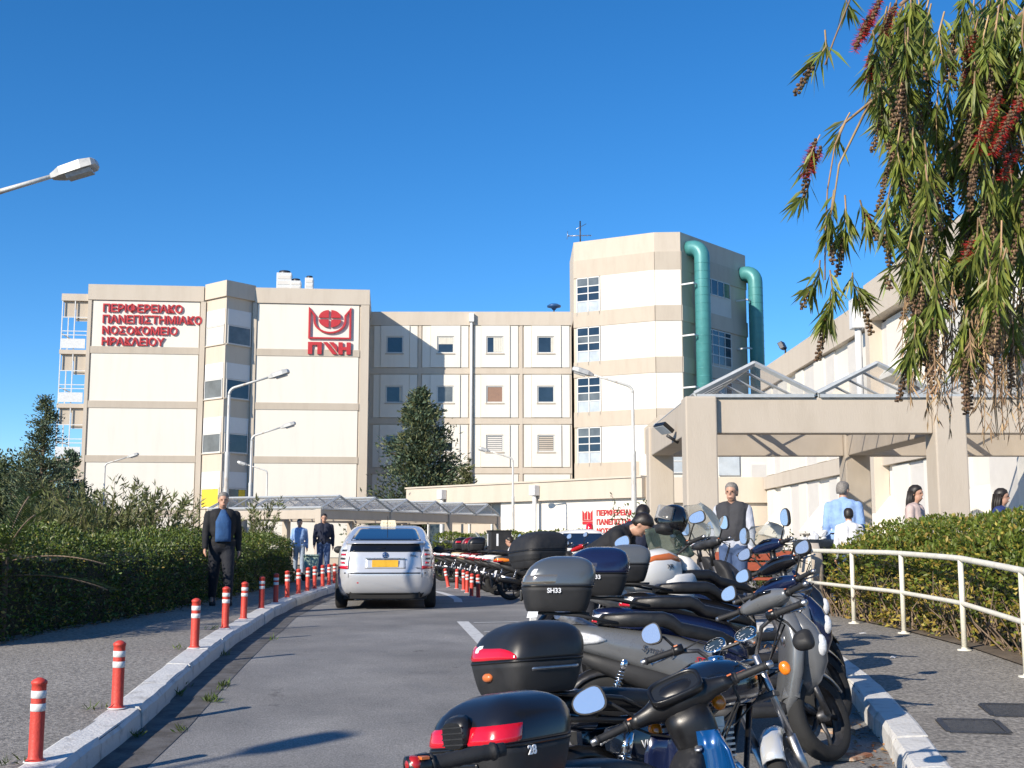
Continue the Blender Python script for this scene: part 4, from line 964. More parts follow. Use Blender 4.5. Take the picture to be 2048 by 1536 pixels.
    # interior of the crown
    for i in range(285):
        px = rnd.uniform(1765,2200) if i < 225 else rnd.uniform(1940,2140); edge = interp([(1740,130),(1800,330),(1830,480),(1870,640),(1960,620),(2048,560),(2200,500)], px)
        lo = interp([(1740,40),(1790,-10),(1840,-60),(2200,-60)], px); y0 = rnd.uniform(lo, edge) if edge > lo else lo
        D_ = rnd.uniform(4.1,5.1); ln_ = rnd.uniform(60,130)
        hang(px, y0, y0+ln_, D_, rnd.randint(30,60), rnd.choice([None,.12,.16,.20]), (.08 if rnd.random() < .10 else None), None, rnd.uniform(-22,14))
    for (px, py, D_, L_) in ((2000,190,4.0,.17),(2020,230,4.0,.15),(1760,0,4.0,.15),(1735,40,4.0,.12),(1750,20,4.1,.12),(1990,220,4.15,.16),(2040,200,4.1,.15),(2030,300,4.15,.12),(1945,480,4.2,.09),(1790,15,4.05,.10),(1950,70,4.2,.1),(1630,285,4.35,.10),(1640,300,4.36,.09)):
        flower(W(px, py, D_), Vector((-.35,.1,-.8)), L_, .036)
    # bare dry strings below
    for i in range(74):
        px = rnd.uniform(1810,2070); y0 = rnd.uniform(560,700); L_ = rnd.uniform(90,260)*(1 if px > 1900 else .7); D_ = rnd.uniform(4.2,5.0)
        a = W(px, y0, D_); b = W(px+rnd.uniform(-8,8), y0+L_, D_); m = a.lerp(b,.5)+Vector((rnd.gauss(0,.012),0,0)); br.tube([a, m, b], [.0022,.0018,.001], 4, caps=False)
        for k in range(rnd.randint(10,26)):
            t = rnd.random(); dP.append(a.lerp(b,t)); dD.append(Vector((rnd.gauss(0,.45), rnd.gauss(0,.45), -1)))
    for i in range(5): px = 2000+rnd.uniform(-45,40); br.tube([W(px+10,480,4.5), W(px,640,4.5), W(px-4,800,4.5), W(px+3,880,4.5)], [.005,.004,.003,.001], 5)
    br.build('branches', DRY, e); pods.build('seed_capsules', POD, e)
    n = len(lP); leafmesh('crown', lP, lD, runit(n), NR.uniform(.065,.12,n), NR.uniform(.009,.015,n), BBL, e, .15, .12)
    n = len(dP); leafmesh('dry_leaves', dP, dD, runit(n), NR.uniform(.04,.08,n), NR.uniform(.004,.008,n), DRY, e)
    n = len(fP); leafmesh('flowers', fP, fD, runit(n), NR.uniform(.020,.032,n), NR.uniform(.0016,.0026,n), BBR, e)
bottlebrush()

# ------------------------------------------------------------------ street lamps
LAMPM = mat('lamp_paint', (.60,.60,.57), .5, .1, col2=(.42,.33,.25), scale=5, detail=9, bump=.1, bscale=60, stretch=(1,1,.25), c2pos=(.52,.66))
LAMPH = mat('lamp_housing', (.50,.50,.48), .5, .2, var=.12, scale=12)
LAMPG = mat('lamp_glass', (.45,.46,.46), .2, var=.2, scale=20)
def lamp_meshes():
    p = MB(); p.lathe((0,0,0), (0,0,1), [(-.1,.085),(3.5,.07),(3.56,.075),(3.62,.045),(5.2,.04)], 14)
    pts = [(0,0,5.2)]+[(.22-.22*cos(t), 0, 5.2+.22*sin(t)) for t in [R(72)*i/6 for i in range(1,7)]]; q = Vector(pts[-1]); d = Vector((.955,0,.295)); pts += [q+d*.5, q+d*1.0]
    a = MB(); a.tube(pts, [.04]*7+[.032,.028], 10); tip = q+d*.98
    h = MB(); rings = []
    T = frame(tip, d)
    for x, w, z0, z1 in ((0,.05,-.035,.035),(.06,.08,-.05,.05),(.14,.13,-.06,.075),(.42,.155,-.06,.085),(.56,.13,-.05,.07),(.60,.08,-.03,.04)):
        rings.append([T @ Vector((x,-w,z0)), T @ Vector((x,w,z0)), T @ Vector((x,w*.95,z1*.7)), T @ Vector((x,w*.5,z1)), T @ Vector((x,-w*.5,z1)), T @ Vector((x,-w*.95,z1*.7))])
    h.loft(rings, smooth=False); l = MB(); l.loft([[T @ Vector((.2+.32*u,-.11,-.062)), T @ Vector((.2+.32*u,.11,-.062)), T @ Vector((.2+.32*u,.08,-.11)), T @ Vector((.2+.32*u,-.08,-.11))] for u in (0,1)], smooth=False)
    return [x.mesh(n) for x, n in ((p,'pole'),(a,'arm'),(h,'lamp_head'),(l,'lens'))]
lmm = lamp_meshes()
def lamp(x, y, z, rot, label, s=1.):
    e = empty('street_lamp', (x, y, z), (0,0,rot), label, 'street lamp', 'white street lamps'); e.scale = (s,s,s)
    for me, n, m in zip(lmm, ('pole','arm','lamp_head','lens'), (LAMPM,LAMPM,LAMPH,LAMPG)): share(n, me, m, e)
hd = at(185, 345, 15); s1 = (hd.z-g(15)-.1)/5.75
lamp(hd.x-1.62, 15, g(15)+.1, 0, 'street lamp reaching in at the upper left edge, nearest of all', s1)
for (px, D_, rot, lab) in ((452,34,0,'street lamp behind the man in the dark jacket, in front of the bay'),(500,46.6,0,'street lamp right of the bay, its head against the white wall'),(207,59,0,'small street lamp against the wall behind the oleander bush'),
                           (533,65,pi,'farthest street lamp with its arm to the left, over the far pergola'),(1268,33.5,pi,'white street lamp with left-hand arm in front of the octagonal tower'),(1026,55,pi,'white street lamp with left-hand arm before the middle block')):
    p = at(px, 1000, D_); lamp(p.x, D_, g(D_), rot, lab, 1.02 if D_ < 50 else .98)
tip = Vector((-.79, 9.3)); hx, hy = tip.x-.672*6.0/tan(SUN_EL), tip.y-.74*6.0/tan(SUN_EL)
lamp(hx-.672*1.5, hy-.74*1.5, g(0)+.1, atan2(.74,.672), 'street lamp behind the camera that throws the long shadow on the road')
# ------------------------------------------------------------------ cars
GLASSC = mat('car_glass', (.012,.022,.05), .04, spec=.9)
GLASSD = mat('car_glass_dark', (.008,.009,.012), .08)
TRIMK = mat('car_underside', (.012,.012,.012), .8)
BADGEB = mat('badge_blue', (.01,.06,.22), .25, .3)
CARTAB = [(.20,.25,4.15,.78),(.28,.12,4.30,.835),(.40,.04,4.42,.868),(.55,.0,4.44,.872),(.64,.0,4.42,.872),(.70,.03,4.36,.868),(.78,.05,4.28,.862),(.88,.065,4.05,.855),(.96,.08,3.75,.842),(1.05,.13,3.5,.812),
          (1.13,.18,3.28,.782),(1.20,.40,3.05,.752),(1.28,.80,2.78,.718),(1.36,1.22,2.52,.675),(1.42,1.52,2.36,.615),(1.46,1.80,2.2,.5)]
def carp(z, tab, p=6.):
    for a, b in zip(tab, tab[1:]):
        if z <= b[0]:
            t = max(0, (z-a[0])/(b[0]-a[0])); return [a[i]+(b[i]-a[i])*t for i in (1,2,3)]
    return list(tab[-1][1:])
def car(org, yaw, paint, label, tab=CARTAB, full=True):
    e = empty('parked_car' if not full else 'car', org, (0,0,yaw), label, 'car'); p = 6.; n = 56
    def rearpt(z, u, off=0.):
        xr_, xf, w = carp(z, tab); xc, a = (xr_+xf)/2, (xf-xr_)/2; return (xc-a*(1-min(1,abs(u))**p)**(1/p)-off, -u*w, z)
    def sidept(z, x, sg, off=0.):
        xr_, xf, w = carp(z, tab); xc, a = (xr_+xf)/2, (xf-xr_)/2; return (x, sg*(w*max(0,1-min(1,abs((x-xc)/a))**p)**(1/p)+off), z)
    b = MB(); rings = []
    for row in tab:
        z = row[0]; xr_, xf, w = row[1:]; xc, a = (xr_+xf)/2, (xf-xr_)/2
        rings.append([(xc+a*sgnp(cos(2*pi*i/n), 2/p), w*sgnp(sin(2*pi*i/n), 2/p), z) for i in range(n)])
    b.loft(rings); body = b.build('body', paint, e)
    def patch(fn, s0, s1, t0, t1, off, m, name, par, ns=6, nt=14):
        mb = MB(); rows = []
        S = [s0]+[s0+(s1-s0)*i/ns for i in range(ns+1)]+[s1]; Tt = [t0]+[t0+(t1(s) if callable(t1) else t1-t0)*0 for s in ()]
        for si, s in enumerate(S):
            ta, tb = (t0(s) if callable(t0) else t0), (t1(s) if callable(t1) else t1)
            TT = [ta]+[ta+(tb-ta)*i/nt for i in range(nt+1)]+[tb]
            rows.append(mb.add([fn(s, t, -.012 if (si in (0, len(S)-1) or ti in (0, len(TT)-1)) else off) for ti, t in enumerate(TT)]))
        k = nt+3
        for r0, r1 in zip(rows, rows[1:]):
            for i in range(k-1): mb.face((r0+i, r0+i+1, r1+i+1, r1+i), True)
        return mb.build(name, m, par)
    # wheels
    for x in (.86, 3.52):
        for sg in (-1, 1):
            wm = MB(); wm.lathe((x, sg*.78, .31), (0,1,0), [(-.09,.20),(-.10,.27),(-.08,.31),(.08,.31),(.10,.27),(.09,.20)], 28)
            t = wm.build('tyre', RUBBER, e); MB().lathe((x, sg*.80, .31), (0,sg,0), [(-.05,.0),(-.05,.2),(.03,.2),(.05,.19),(.06,.06),(.07,0)], 20).build('rim', ALLOY, t)
            patch(lambda s, t_, o: sidept(.31+.37*s*sin(t_), x+.37*s*cos(t_), sg, o) , .02, 1., 0, pi, .003, TRIMK, 'wheel_arch', e, 4, 14)
    under = MB(); under.box(.35, 4.1, -.72, .72, .17, .21); under.box(.15, .5, -.60, .60, .19, .33); under.build('underside', TRIMK, e)
    if not full:
        for sg in (-1,1): patch(lambda s, t_, o: sidept(s, t_, sg, o), 1.0, 1.36, lambda s: 1.0+(s-1)*1.2, lambda s: 3.3-(s-1)*2.0, .004, GLASSC, 'side_window', e)
        return e
    patch(rearpt, 1.175, 1.40, -.80, .80, .006, GLASSC, 'rear_window', e, 8)
    patch(rearpt, .985, 1.125, -.74, .74, .006, GLASSD, 'lower_rear_window', e)
    patch(rearpt, 1.125, 1.168, -.88, .88, .05, paint, 'spoiler', e, 4)
    lw = patch(rearpt, .205, .285, -.80, .80, .008, TRIMK, 'bumper_insert', e)
    patch(rearpt, .615, .635, -.93, .93, .006, MATTE, 'panel_gap', e, 2)
    for sg in (-1, 1):
        t0 = (lambda s: .855+(.02 if s > .95 else 0)) if sg > 0 else (lambda s: -.985+.0*s)
        t1 = (lambda s: .985) if sg > 0 else (lambda s: -.855)
        l = patch(rearpt, .70, 1.10, (lambda s: .73+.10*max(0,(s-.9)/.2)) if sg > 0 else (lambda s: -.955), (lambda s: .955) if sg > 0 else (lambda s: -.73-.10*max(0,(s-.9)/.2)), .012, CLRLENS, 'tail_light', e)
        patch(rearpt, .695, .745, (.73 if sg > 0 else -.95), (.95 if sg > 0 else -.73), .018, REDLENS, 'red_strip', l, 3)
        for k in range(4): patch(rearpt, .78+k*.07, .815+k*.07, (.80 if sg > 0 else -.91), (.91 if sg > 0 else -.80), .016, REDLENS if k in (0,2) else DARKMET, 'lamp', l, 2, 3)
        patch(lambda s, t_, o: sidept(s, t_, sg, o), 1.03, 1.36, lambda s: .9+(s-1.03)*2.2, lambda s: 3.2-(s-1.03)*2.0, .004, GLASSC, 'side_window', e)
        mm = MB(); mm.ell((3.0, sg*.97, 1.0), .07, .11, .075, 12, 8); mm.tube([(3.05,sg*.8,.98),(3.02,sg*.9,.98)], .03, 6); mm.build('door_mirror', MATTE, e)
    # number plate recess and plate
    patch(rearpt, .70, .865, -.40, .40, .004, SILVERP, 'plate_recess', e)
    pl = MB(); pl.box(-.02, -.004, -.225, .225, .725, .845, Matrix.Translation((.045,0,0))); pl.build('number_plate', YPLATE, e, .004)
    MB().box(-.03, -.002, -.34, .34, .868, .882, Matrix.Translation((.05,0,0))).build('grip', CHROME, e, .004)
    for sg in (-1,1): patch(rearpt, .55, .99, (.715 if sg > 0 else -.722), (.722 if sg > 0 else -.715), .004, MATTE, 'panel_gap', e, 6, 2)
    em = MB(); em.lathe((.075,0,.925), (-1,0,0), [(0,.0),(.0,.055),(.016,.05),(.02,.0)], 20); em.build('emblem', BADGEB, e)
    ring = MB()
    for (ry, rz) in ((.045,.03),(.018,.03)): ring.tube([(.052, ry*cos(2*pi*i/18), .925+rz*sin(2*pi*i/18)) for i in range(19)], .004, 5, caps=False)
    ring.build('emblem_ring', CHROME, e)
    text('badge', 'Prius', .055, DARKMET, e, textframe((.068,-.42,.905), (0,-1,0), (-1,0,.1)), .004, shear=.2); text('badge', 'HYBRID', .03, DARKMET, e, textframe((.052,-.50,.70), (0,-1,0), (-1,0,.05)), .003)
    MB().tube([(.12,0,1.05),(.13,.25,1.03),(.14,.32,1.02)], .008, 5).build('wiper', MATTE, e)
    sgn = MB(); sgn.loft([[(1.85,-.15,1.455),(1.85,.15,1.455),(2.0,.15,1.455),(2.0,-.15,1.455)],[(1.88,-.13,1.555),(1.88,.13,1.555),(1.97,.13,1.555),(1.97,-.13,1.555)]], smooth=False)
    TAXI = mat('taxi_sign', (.72,.64,.45), .5, var=.06, scale=9); so = sgn.build('roof_sign', TAXI, e); text('lettering', 'TAXI', .065, mat('taxi_letter', (.45,.25,.10), .6), so, textframe((1.858,.10,1.475), (0,-1,0), (-1,0,.3)), .002, space=1.5)
    MB().tube([(1.55,0,1.43),(1.45,0,1.62)], .006, 5).build('antenna', MATTE, e)
    MB().ell((.05,.45,.47), .02,.05,.03).build('reflector', REDLENS, e)
    return e
car((-2.17, 20.75, g(20.9)), R(94.5), SILVERP, 'silver hatchback taxi seen from behind on the road')
p = at(1105, 1090, 29.5)
cw = car((p.x-1.2, 30.5, g(30)), R(6), WHITEP, 'white parked car with a red beacon behind the motorcycles', full=False)
bq = MB(); bq.lathe((2.2,0,1.45), (0,0,1), [(0,.1),(.12,.09),(.16,.05),(.17,0)], 12); bq.build('beacon', REDLENS, cw)

# ------------------------------------------------------------------ motorcycles (local x forward, y left, z up)
def wheel(par, M, c, Rr, wd, style=5, name='wheel'):
    c = Vector(c); rm = MB(M); r0 = Rr*.70
    rm.lathe(c, (0,1,0), [(-wd*.42,r0),(-wd*.45,r0+.012),(-wd*.2,r0-.012),(wd*.2,r0-.012),(wd*.45,r0+.012),(wd*.42,r0)], 30)
    rm.lathe(c, (0,1,0), [(-wd*.6,0),(-wd*.6,.04),(wd*.6,.04),(wd*.6,0)], 14)
    if style == 0:
        for i in range(28):
            a = 2*pi*i/28; s = (.02 if i % 2 else -.02); rm.tube([c+Vector((.04*cos(a+.5), s, .04*sin(a+.5))), c+Vector((r0*cos(a), 0, r0*sin(a)))], .002, 4)
    else:
        for i in range(style):
            a = 2*pi*i/style; d = Vector((cos(a),0,sin(a)))
            rm.tube([c+d*.035, c+d*(r0*.6)+Vector((-d.z,0,d.x))*.02, c+d*r0], [.020,.014,.016], 6)
    w = rm.build(name, ALLOY if style in (0,3) else DARKMET, par)
    t = MB(M); prof = [(-wd*.42,r0),(-wd*.52,Rr*.80),(-wd*.50,Rr*.90),(-wd*.38,Rr*.965),(-wd*.15,Rr),(wd*.15,Rr),(wd*.38,Rr*.965),(wd*.50,Rr*.90),(wd*.52,Rr*.80),(wd*.42,r0)]
    t.lathe(c, (0,1,0), prof, 36); t.build('tyre', RUBBER, w)
    return w
def disc(par, M, c, r): 
    MB(M).lathe(c, (0,1,0), [(-.002,r*.62),(-.002,r),(.002,r),(.002,r*.62)], 28, False).build('brake_disc', ALLOY, par)
def fenderarc(par, M, c, Rr, wd, a0, a1, m, name, thick=.006):
    c = Vector(c); mb = MB(M); rings = []
    for i in range(15):
        a = a0+(a1-a0)*i/14; d = Vector((cos(a),0,sin(a))); prof = [(-wd,-.035),(-wd*.85,-.008),(-wd*.4,.012),(wd*.4,.012),(wd*.85,-.008),(wd,-.035)]
        rings.append([c+d*(Rr+h)+Vector((0,y,0)) for y, h in prof]+[c+d*(Rr+h-thick)+Vector((0,y*.96,0)) for y, h in prof[::-1]])
    mb.loft(rings); return mb.build(name, m, par)
def spring(par, a, b, r=.026, turns=9, m=None, body=None):
    a, b = Vector(a), Vector(b); d = (b-a); L_ = d.length; d.normalize(); u = d.orthogonal().normalized(); v = d.cross(u); mb = MB()
    N_ = turns*10; mb.tube([a+d*(L_*(.15+.6*i/N_))+(u*cos(2*pi*i/10)+v*sin(2*pi*i/10))*r for i in range(N_+1)], .0055, 5)
    mb.tube([a, b], .011, 8); mb.lathe(a, d, [(0,.012),(0,.022),(L_*.14,.022),(L_*.14,.012)], 10); mb.lathe(a+d*L_*.75, d, [(0,.012),(0,.03),(L_*.25,.028),(L_*.25,.012)], 12)
    return mb.build('shock_absorber', m or CHROME, par)
def mirror(par, M, base, head, w, h, m=MATTE, toward=(-1,0,.10), rnd_=True):
    base, head = Vector(base), Vector(head); mb = MB(M); mid = base.lerp(head,.5)+Vector((.02,0,.03))
    mb.tube([base, mid, head], [.008,.007,.006], 8)
    T = frame(head, (0,1,0), toward).to_3x3()    # local x -> y, z -> toward
    e = .75 if rnd_ else .5; n = 22
    z = Vector(toward).normalized(); x = Vector((0,1,0)); y = z.cross(x).normalized()
    def ring(s, d, sk=0): return [head+x*(w*s*sgnp(cos(2*pi*i/n), e)+0)+y*(h*s*sgnp(sin(2*pi*i/n), e)*(1-.25*cos(2*pi*i/n)))+z*d for i in range(n)]
    mb.loft([ring(.35,-.045), ring(.8,-.035), ring(1.0,-.012), ring(1.0,.006)]); o = mb.build('mirror', m, par)
    g_ = MB(M); g_.loft([ring(.90,.004), ring(.90,.009)]); g_.build('mirror_glass', MIRROR, o)
    return o
def grip(par, M, a, b, m=MATTE, lever=True, fwd=Vector((1,0,0)), lm=ALLOY, end=ALLOY):
    a, b = Vector(a), Vector(b); d = (b-a).normalized(); L_ = (b-a).length; mb = MB(M)
    prof = []
    for i in range(13): t = i/12; prof.append((L_*t, .0165+(.0015 if i % 2 else 0)))
    mb.lathe(a, d, [(-.012,.010),(-.012,.024),(-.004,.024),(-.002,.0165)]+prof+[(L_+.004,.021),(L_+.012,.019),(L_+.013,0)], 14); o = mb.build('grip', m, par)
    MB(M).lathe(b+d*.012, d, [(0,.016),(.022,.015),(.026,.0)], 12).build('bar_end', end, o)
    sw = MB(M); sw.secy([(0,0,0,.0,.0)]*0 or [(-.001,0,0,.001,.001),(.0,0,0,.022,.024),(.05,0,0,.026,.028),(.055,0,0,.001,.001)], 14) if False else sw.lathe(a-d*.065, d, [(0,.012),(.002,.026),(.05,.027),(.056,.018)], 12); sw.build('switch_housing', BLACK, par)
    MB(M).box(-.008,.008,-.01,.01,0,.006, Matrix.Translation(a-d*.035+Vector((-.018,0,.018)))).build('switch', ORANGEP, par)
    if lever:
        lv = MB(M); f = fwd.normalized(); lv.tube([a-d*.04+f*.03, a+f*.05+Vector((0,0,-.005)), a+d*L_*.5+f*.062+Vector((0,0,-.012)), a+d*(L_*.98)+f*.07+Vector((0,0,-.015))], [.008,.0065,.0055,.005], 7); lv.ell(a+d*L_+f*.07+Vector((0,0,-.015)), .009,.009,.009, 8, 6); lv.build('lever', lm, par)
def steer(head, ang, rake=26):
    head = Vector(head); ax = Vector((-sin(R(rake)),0,cos(R(rake)))); return Matrix.Translation(head) @ Matrix.Rotation(ang,4,ax) @ Matrix.Translation(-head)
def topbox(par, c, L_=.40, W_=.43, H_=.31, lidm=BLACK, basem=MATTE, style='plain', label=None, lens=None):
    cx, cz = c; a, b = L_/2, W_/2
    def ring(z, n=40):
        t = z/H_
        if t < .45: s = .80+.20*(t/.45)**.6; sh = -.02*(.45-t)
        else: u = (t-.45)/.55; s = max(.0, 1-u**3.2)**.42; sh = .05*u
        return [(cx+sh+a*s*sgnp(cos(2*pi*i/n), .42)*(1.0 if cos(2*pi*i/n) > 0 else 1.03), b*s*sgnp(sin(2*pi*i/n), .42)*(1-.06*max(0,-cos(2*pi*i/n))), cz+z) for i in range(n)]
    bm_ = MB(); bm_.loft([ring(H_*t) for t in (0,.02,.08,.16,.26,.36,.44)]); base = bm_.build('top_box', basem, par)
    MB().loft([ring(H_*t) for t in (.455,.50,.56,.64,.72,.80,.87,.93,.97,.99)]).build('box_lid', lidm, base)
    MB().loft([[(cx+(x-cx)*1.012, y*1.012, z) for x, y, z in ring(H_*t)] for t in (.432,.462)]).build('box_seam', BLACK, base)
    def patch(t0, t1, i0, i1, off, m, name, nn=6):
        n = 80; mb = MB(); rows = []
        for k in range(nn+1):
            row = []
            for i in range(i0, i1+1):
                tt = t0+((t1((i-i0)/(i1-i0)) if callable(t1) else t1)-t0)*k/nn; q = Vector(ring(H_*tt, n)[i % n]); d = Vector((q.x-cx, q.y, 0)).normalized(); row.append(q+d*(off if 0 < k < nn and i0 < i < i1 else -.004))
            rows.append(mb.add(row))
        for r0, r1 in zip(rows, rows[1:]):
            for i in range(i1-i0): mb.face((r0+i, r0+i+1, r1+i+1, r1+i), True)
        return mb.build(name, m, base)
    if style == 'strip':
        patch(.47,.68,24,58,.006,REDLENS,'reflector'); 
        lt = MB(); lt.secx([(cx-a*1.12,0,cz+H_*.60,.05,.045),(cx-a*1.02,0,cz+H_*.62,.06,.055),(cx-a*.90,0,cz+H_*.66,.055,.05)], 16); lo = lt.build('latch', BLACK, base)
        for k in range(4): MB().box(cx-a*1.13, cx-a*1.02, -.052, .052, cz+H_*(.50+k*.06), cz+H_*(.515+k*.06)).build('rib', MATTE, lo)
        MB().box(cx-a*1.06-.004, cx-a*1.04, -.03, .03, cz+H_*.36, cz+H_*.42).build('sticker', YPLATE, base)
        MB().box(cx-a*1.045, cx-a*.98, -.09, .09, cz+H_*.14, cz+H_*.30).build('handle_recess', BLACK, base, .01)
    if style == 'wedge':
        patch(.47, lambda f: .48+.27*max(0,1-f)**.55, 27, 50, .006, REDLENS, 'reflector'); patch(.56,.70,36,39,.010,PLATE,'badge',3)
        patch(.30,.36,56,66,.006,ALLOY,'trim',3)
        MB().ell((cx-a*1.0, .02, cz+H_*.25), .02,.035,.02).build('lock', ORANGEP, base)
    if style == 'lens':
        patch(.47,.66,27,60,.006,lens or CLRLENS,'reflector_lens'); patch(.60,.72,29,32,.010,PLATE,'badge',3); patch(.60,.76,50,54,.010,PLATE,'sticker',3)
        MB().box(cx-a*1.07, cx-a*.98, .06, .13, cz+H_*.18, cz+H_*.40).build('latch', BLACK, base, .012)
    if style == 'corner': patch(.50,.66,52,60,.006,REDLENS,'reflector')
    if style == 'soft': patch(.16,.40,24,58,.006,MATTE,'pocket'); 
    if label: text('lettering', label, .042, PLATE, base, textframe((cx-.08, -b*1.0-.001, cz+H_*.33), (1,0,0), (0,-1,0)), .002, .001)
    return base
def plate(par, x, z, tilt=-25, w=.16, h=.14):
    T = Matrix.Translation((x,0,z)) @ Matrix.Rotation(R(tilt),4,'Y'); MB().box(-.003,.003,-w/2,w/2,-h/2,h/2,T).build('number_plate', PLATE, par, .003)
def indicator(par, M, c, d=.06, m=ORLENS):
    c = Vector(c); o = MB(M).ell(c, d*.30, d*.62, d*.75, 14, 9).build('indicator', m, par); MB(M).tube([c+Vector((.01,-.6*d*math.copysign(1,c.y),0)), c+Vector((.03,-2.1*d*math.copysign(1,c.y),-.01))], .008, 6).build('stalk', BLACK, o)

def scooter(loc, yaw, lean, label, body, seatm=SEATM, st=.6, screen=0, box=None, txt=None, mirrors=True, group='parked motorcycles', tall=0., inner=None, name='scooter', tail=None, mirw=(.066,.05), detail=True):
    e = empty(name, loc, (lean,0,yaw), label, 'motorcycle', group); inner = inner or MATTE
    M = steer((.46,0,.80), st); wr = .28
    w = wheel(e, None, (-.67,0,wr), wr, .12); wheel(e, M, (.70,0,wr), wr, .11); disc(e, M, (.70,.075,wr), .11)
    # rear body with the side panel rising to the tail
    b = MB(); b.secx([(-1.0,0,.83,.03,.02),(-.96,0,.81,.08,.055),(-.85,0,.79,.125,.085),(-.65,0,.75,.155,.11),(-.42,0,.70,.175,.135),(-.2,0,.64,.18,.155),(0,0,.57,.17,.17),(.1,0,.50,.14,.16),(.13,0,.46,.10,.12)], 22, .7); b.build('side_panel', body, e)
    lo = MB(); lo.secx([(-.88,0,.68,.06,.03),(-.7,0,.62,.13,.06),(-.4,0,.53,.16,.09),(-.1,0,.45,.165,.12),(.1,0,.38,.15,.08)], 18, .6); lo.build('lower_panel', inner, e)
    s = MB(); s.secx([(-.72,0,.885,.05,.02),(-.68,0,.90,.12,.04),(-.5,0,.905,.15,.05),(-.30,0,.905,.155,.05),(-.24,0,.885,.155,.05),(-.19,0,.845,.15,.045),(-.05,0,.815,.135,.045),(.08,0,.79,.11,.04),(.16,0,.76,.07,.028),(.18,0,.75,.03,.012)], 26, .42); s.build('seat', seatm, e)
    f = MB(); f.secx([(-.02,0,.31,.15,.06),(.1,0,.32,.17,.045),(.42,0,.33,.17,.04),(.5,0,.36,.15,.05)], 16, .4); f.build('footboard', inner, e)
    sh = MB(); sh.secz([(.30,.47,0,.05,.15),(.42,.505,0,.045,.185),(.58,.535,0,.05,.205),(.74,.545,0,.055,.205),(.86,.53,0,.06,.175),(.95,.50,0,.06,.12),(.98,.48,0,.04,.06)], 24, .55); shi = sh.build('leg_shield', GREYP if body in (GREYP, BLUEP) else inner, e)
    nz = MB(); nz.secz([(.42,.60,0,.06,.06),(.52,.645,0,.085,.11),(.64,.665,0,.105,.15),(.76,.655,0,.105,.165),(.86,.62,0,.085,.15),(.94,.57,0,.06,.10),(.97,.55,0,.03,.04)], 24, .75); nz.build('front_cover', body, e)
    for sg in (-1,1):
        MB().ell((.70, sg*.13, .74), .045,.035,.075, 12, 8, Matrix.Rotation(R(sg*22),3,'Z')).build('front_indicator', CLRLENS, e)
    if detail:
        k = MB(); k.lathe((.488,-.05,.78), (-1,0,.1), [(0,.0),(0,.034),(.008,.034),(.010,.024),(.004,.02),(.004,0)], 18); k.build('ignition_lock', ALLOY, shi)
        dm = MB(); dm.prism([(-.09,0),(0,.055),(.09,0),(0,-.055)], textframe((.491,-.05,.78), (0,-1,0), (-1,0,.1)) @ Matrix.Rotation(R(90),4,'X'), -.006); dm.build('lock_surround', GREYP, shi)
        text('front_badge', 'SYM', .03, DARKMET, shi, textframe((.486,.0,.60), (0,-1,0), (-1,0,.05)), .001)
    # tail light, indicators, plate, fenders
    tl = tail or CLRLENS
    for sg in (-1,1):
        t = MB(); t.secx([(-1.0,sg*.05,.80,.02,.015),(-.95,sg*.085,.79,.04,.035),(-.86,sg*.115,.785,.03,.045),(-.74,sg*.14,.78,.022,.028),(-.68,sg*.152,.775,.008,.006)], 14, .8); to = t.build('tail_light', tl, e)
        r = MB(); r.secx([(-1.005,sg*.05,.775,.02,.012),(-.95,sg*.10,.765,.03,.014),(-.85,sg*.138,.762,.012,.010)], 12, .8); r.build('brake_lamp', REDLENS, to)
    fenderarc(e, None, (-.67,0,wr), wr+.03, .075, R(20), R(165), BLACK, 'rear_fender'); fenderarc(e, M, (.70,0,wr), wr+.022, .07, R(35), R(160), body if not tall else BLACK, 'front_fender')
    MB().box(-1.02,-.99,-.05,.05,.40,.72, Matrix.Rotation(R(-8),4,'Y')).build('plate_bracket', BLACK, e); plate(e, -.985, .52, 18)
    # engine, exhaust, stand, shocks
    en = MB(); en.secx([(-.80,.13,.30,.05,.07),(-.72,.14,.30,.06,.10),(-.3,.14,.30,.06,.095),(-.12,.13,.33,.05,.08)], 14, .6); en.secx([(-.45,0,.33,.12,.10),(-.1,0,.36,.12,.12)], 12, .5); en.build('engine', DARKMET, e)
    ex = MB(); ex.secx([(-.98,-.17,.42,.03,.035),(-.95,-.17,.42,.055,.065),(-.6,-.17,.36,.055,.065),(-.48,-.165,.33,.04,.045)], 14, .8); ex.tube([(-.5,-.16,.32),(-.3,-.12,.24),(-.1,-.05,.24)], .02, 8); exo = ex.build('exhaust', BLACK, e)
    MB().secx([(-.92,-.20,.43,.02,.055),(-.62,-.20,.375,.02,.055)], 12, .6).build('heat_shield', ALLOY, exo)
    spring(e, (-.66,-.11,.36), (-.55,-.12,.66)); spring(e, (-.66,.12,.36), (-.55,.12,.66))
    MB().tube([(-.1,.14,.22),(-.18,.2,.02)], .012, 6).build('stand', DARKMET, e)
    # fork, handlebar, controls
    if detail:
        cb = MB()
        for k, sg in ((0,1),(1,-1),(2,-1)): q = M @ Vector((.42, sg*.20, 1.0+tall)); cb.tube([q, q+Vector((.10,0,.02-.03*k)), Vector((.52,sg*.05,.92-.05*k)), Vector((.56,sg*.03,.70))], .005, 6)
        cb.build('cable', MATTE, e)
    fk = MB(M)
    for sg in (-1,1): fk.tube([(.60,sg*.075,.52),(.695,sg*.078,.28)], [.022,.020], 10)
    fk.tube([(.60,0,.50),(.46,0,.92)], .024, 10); fk.build('fork', DARKMET, e)
    hc = MB(M); z0 = 1.02+tall
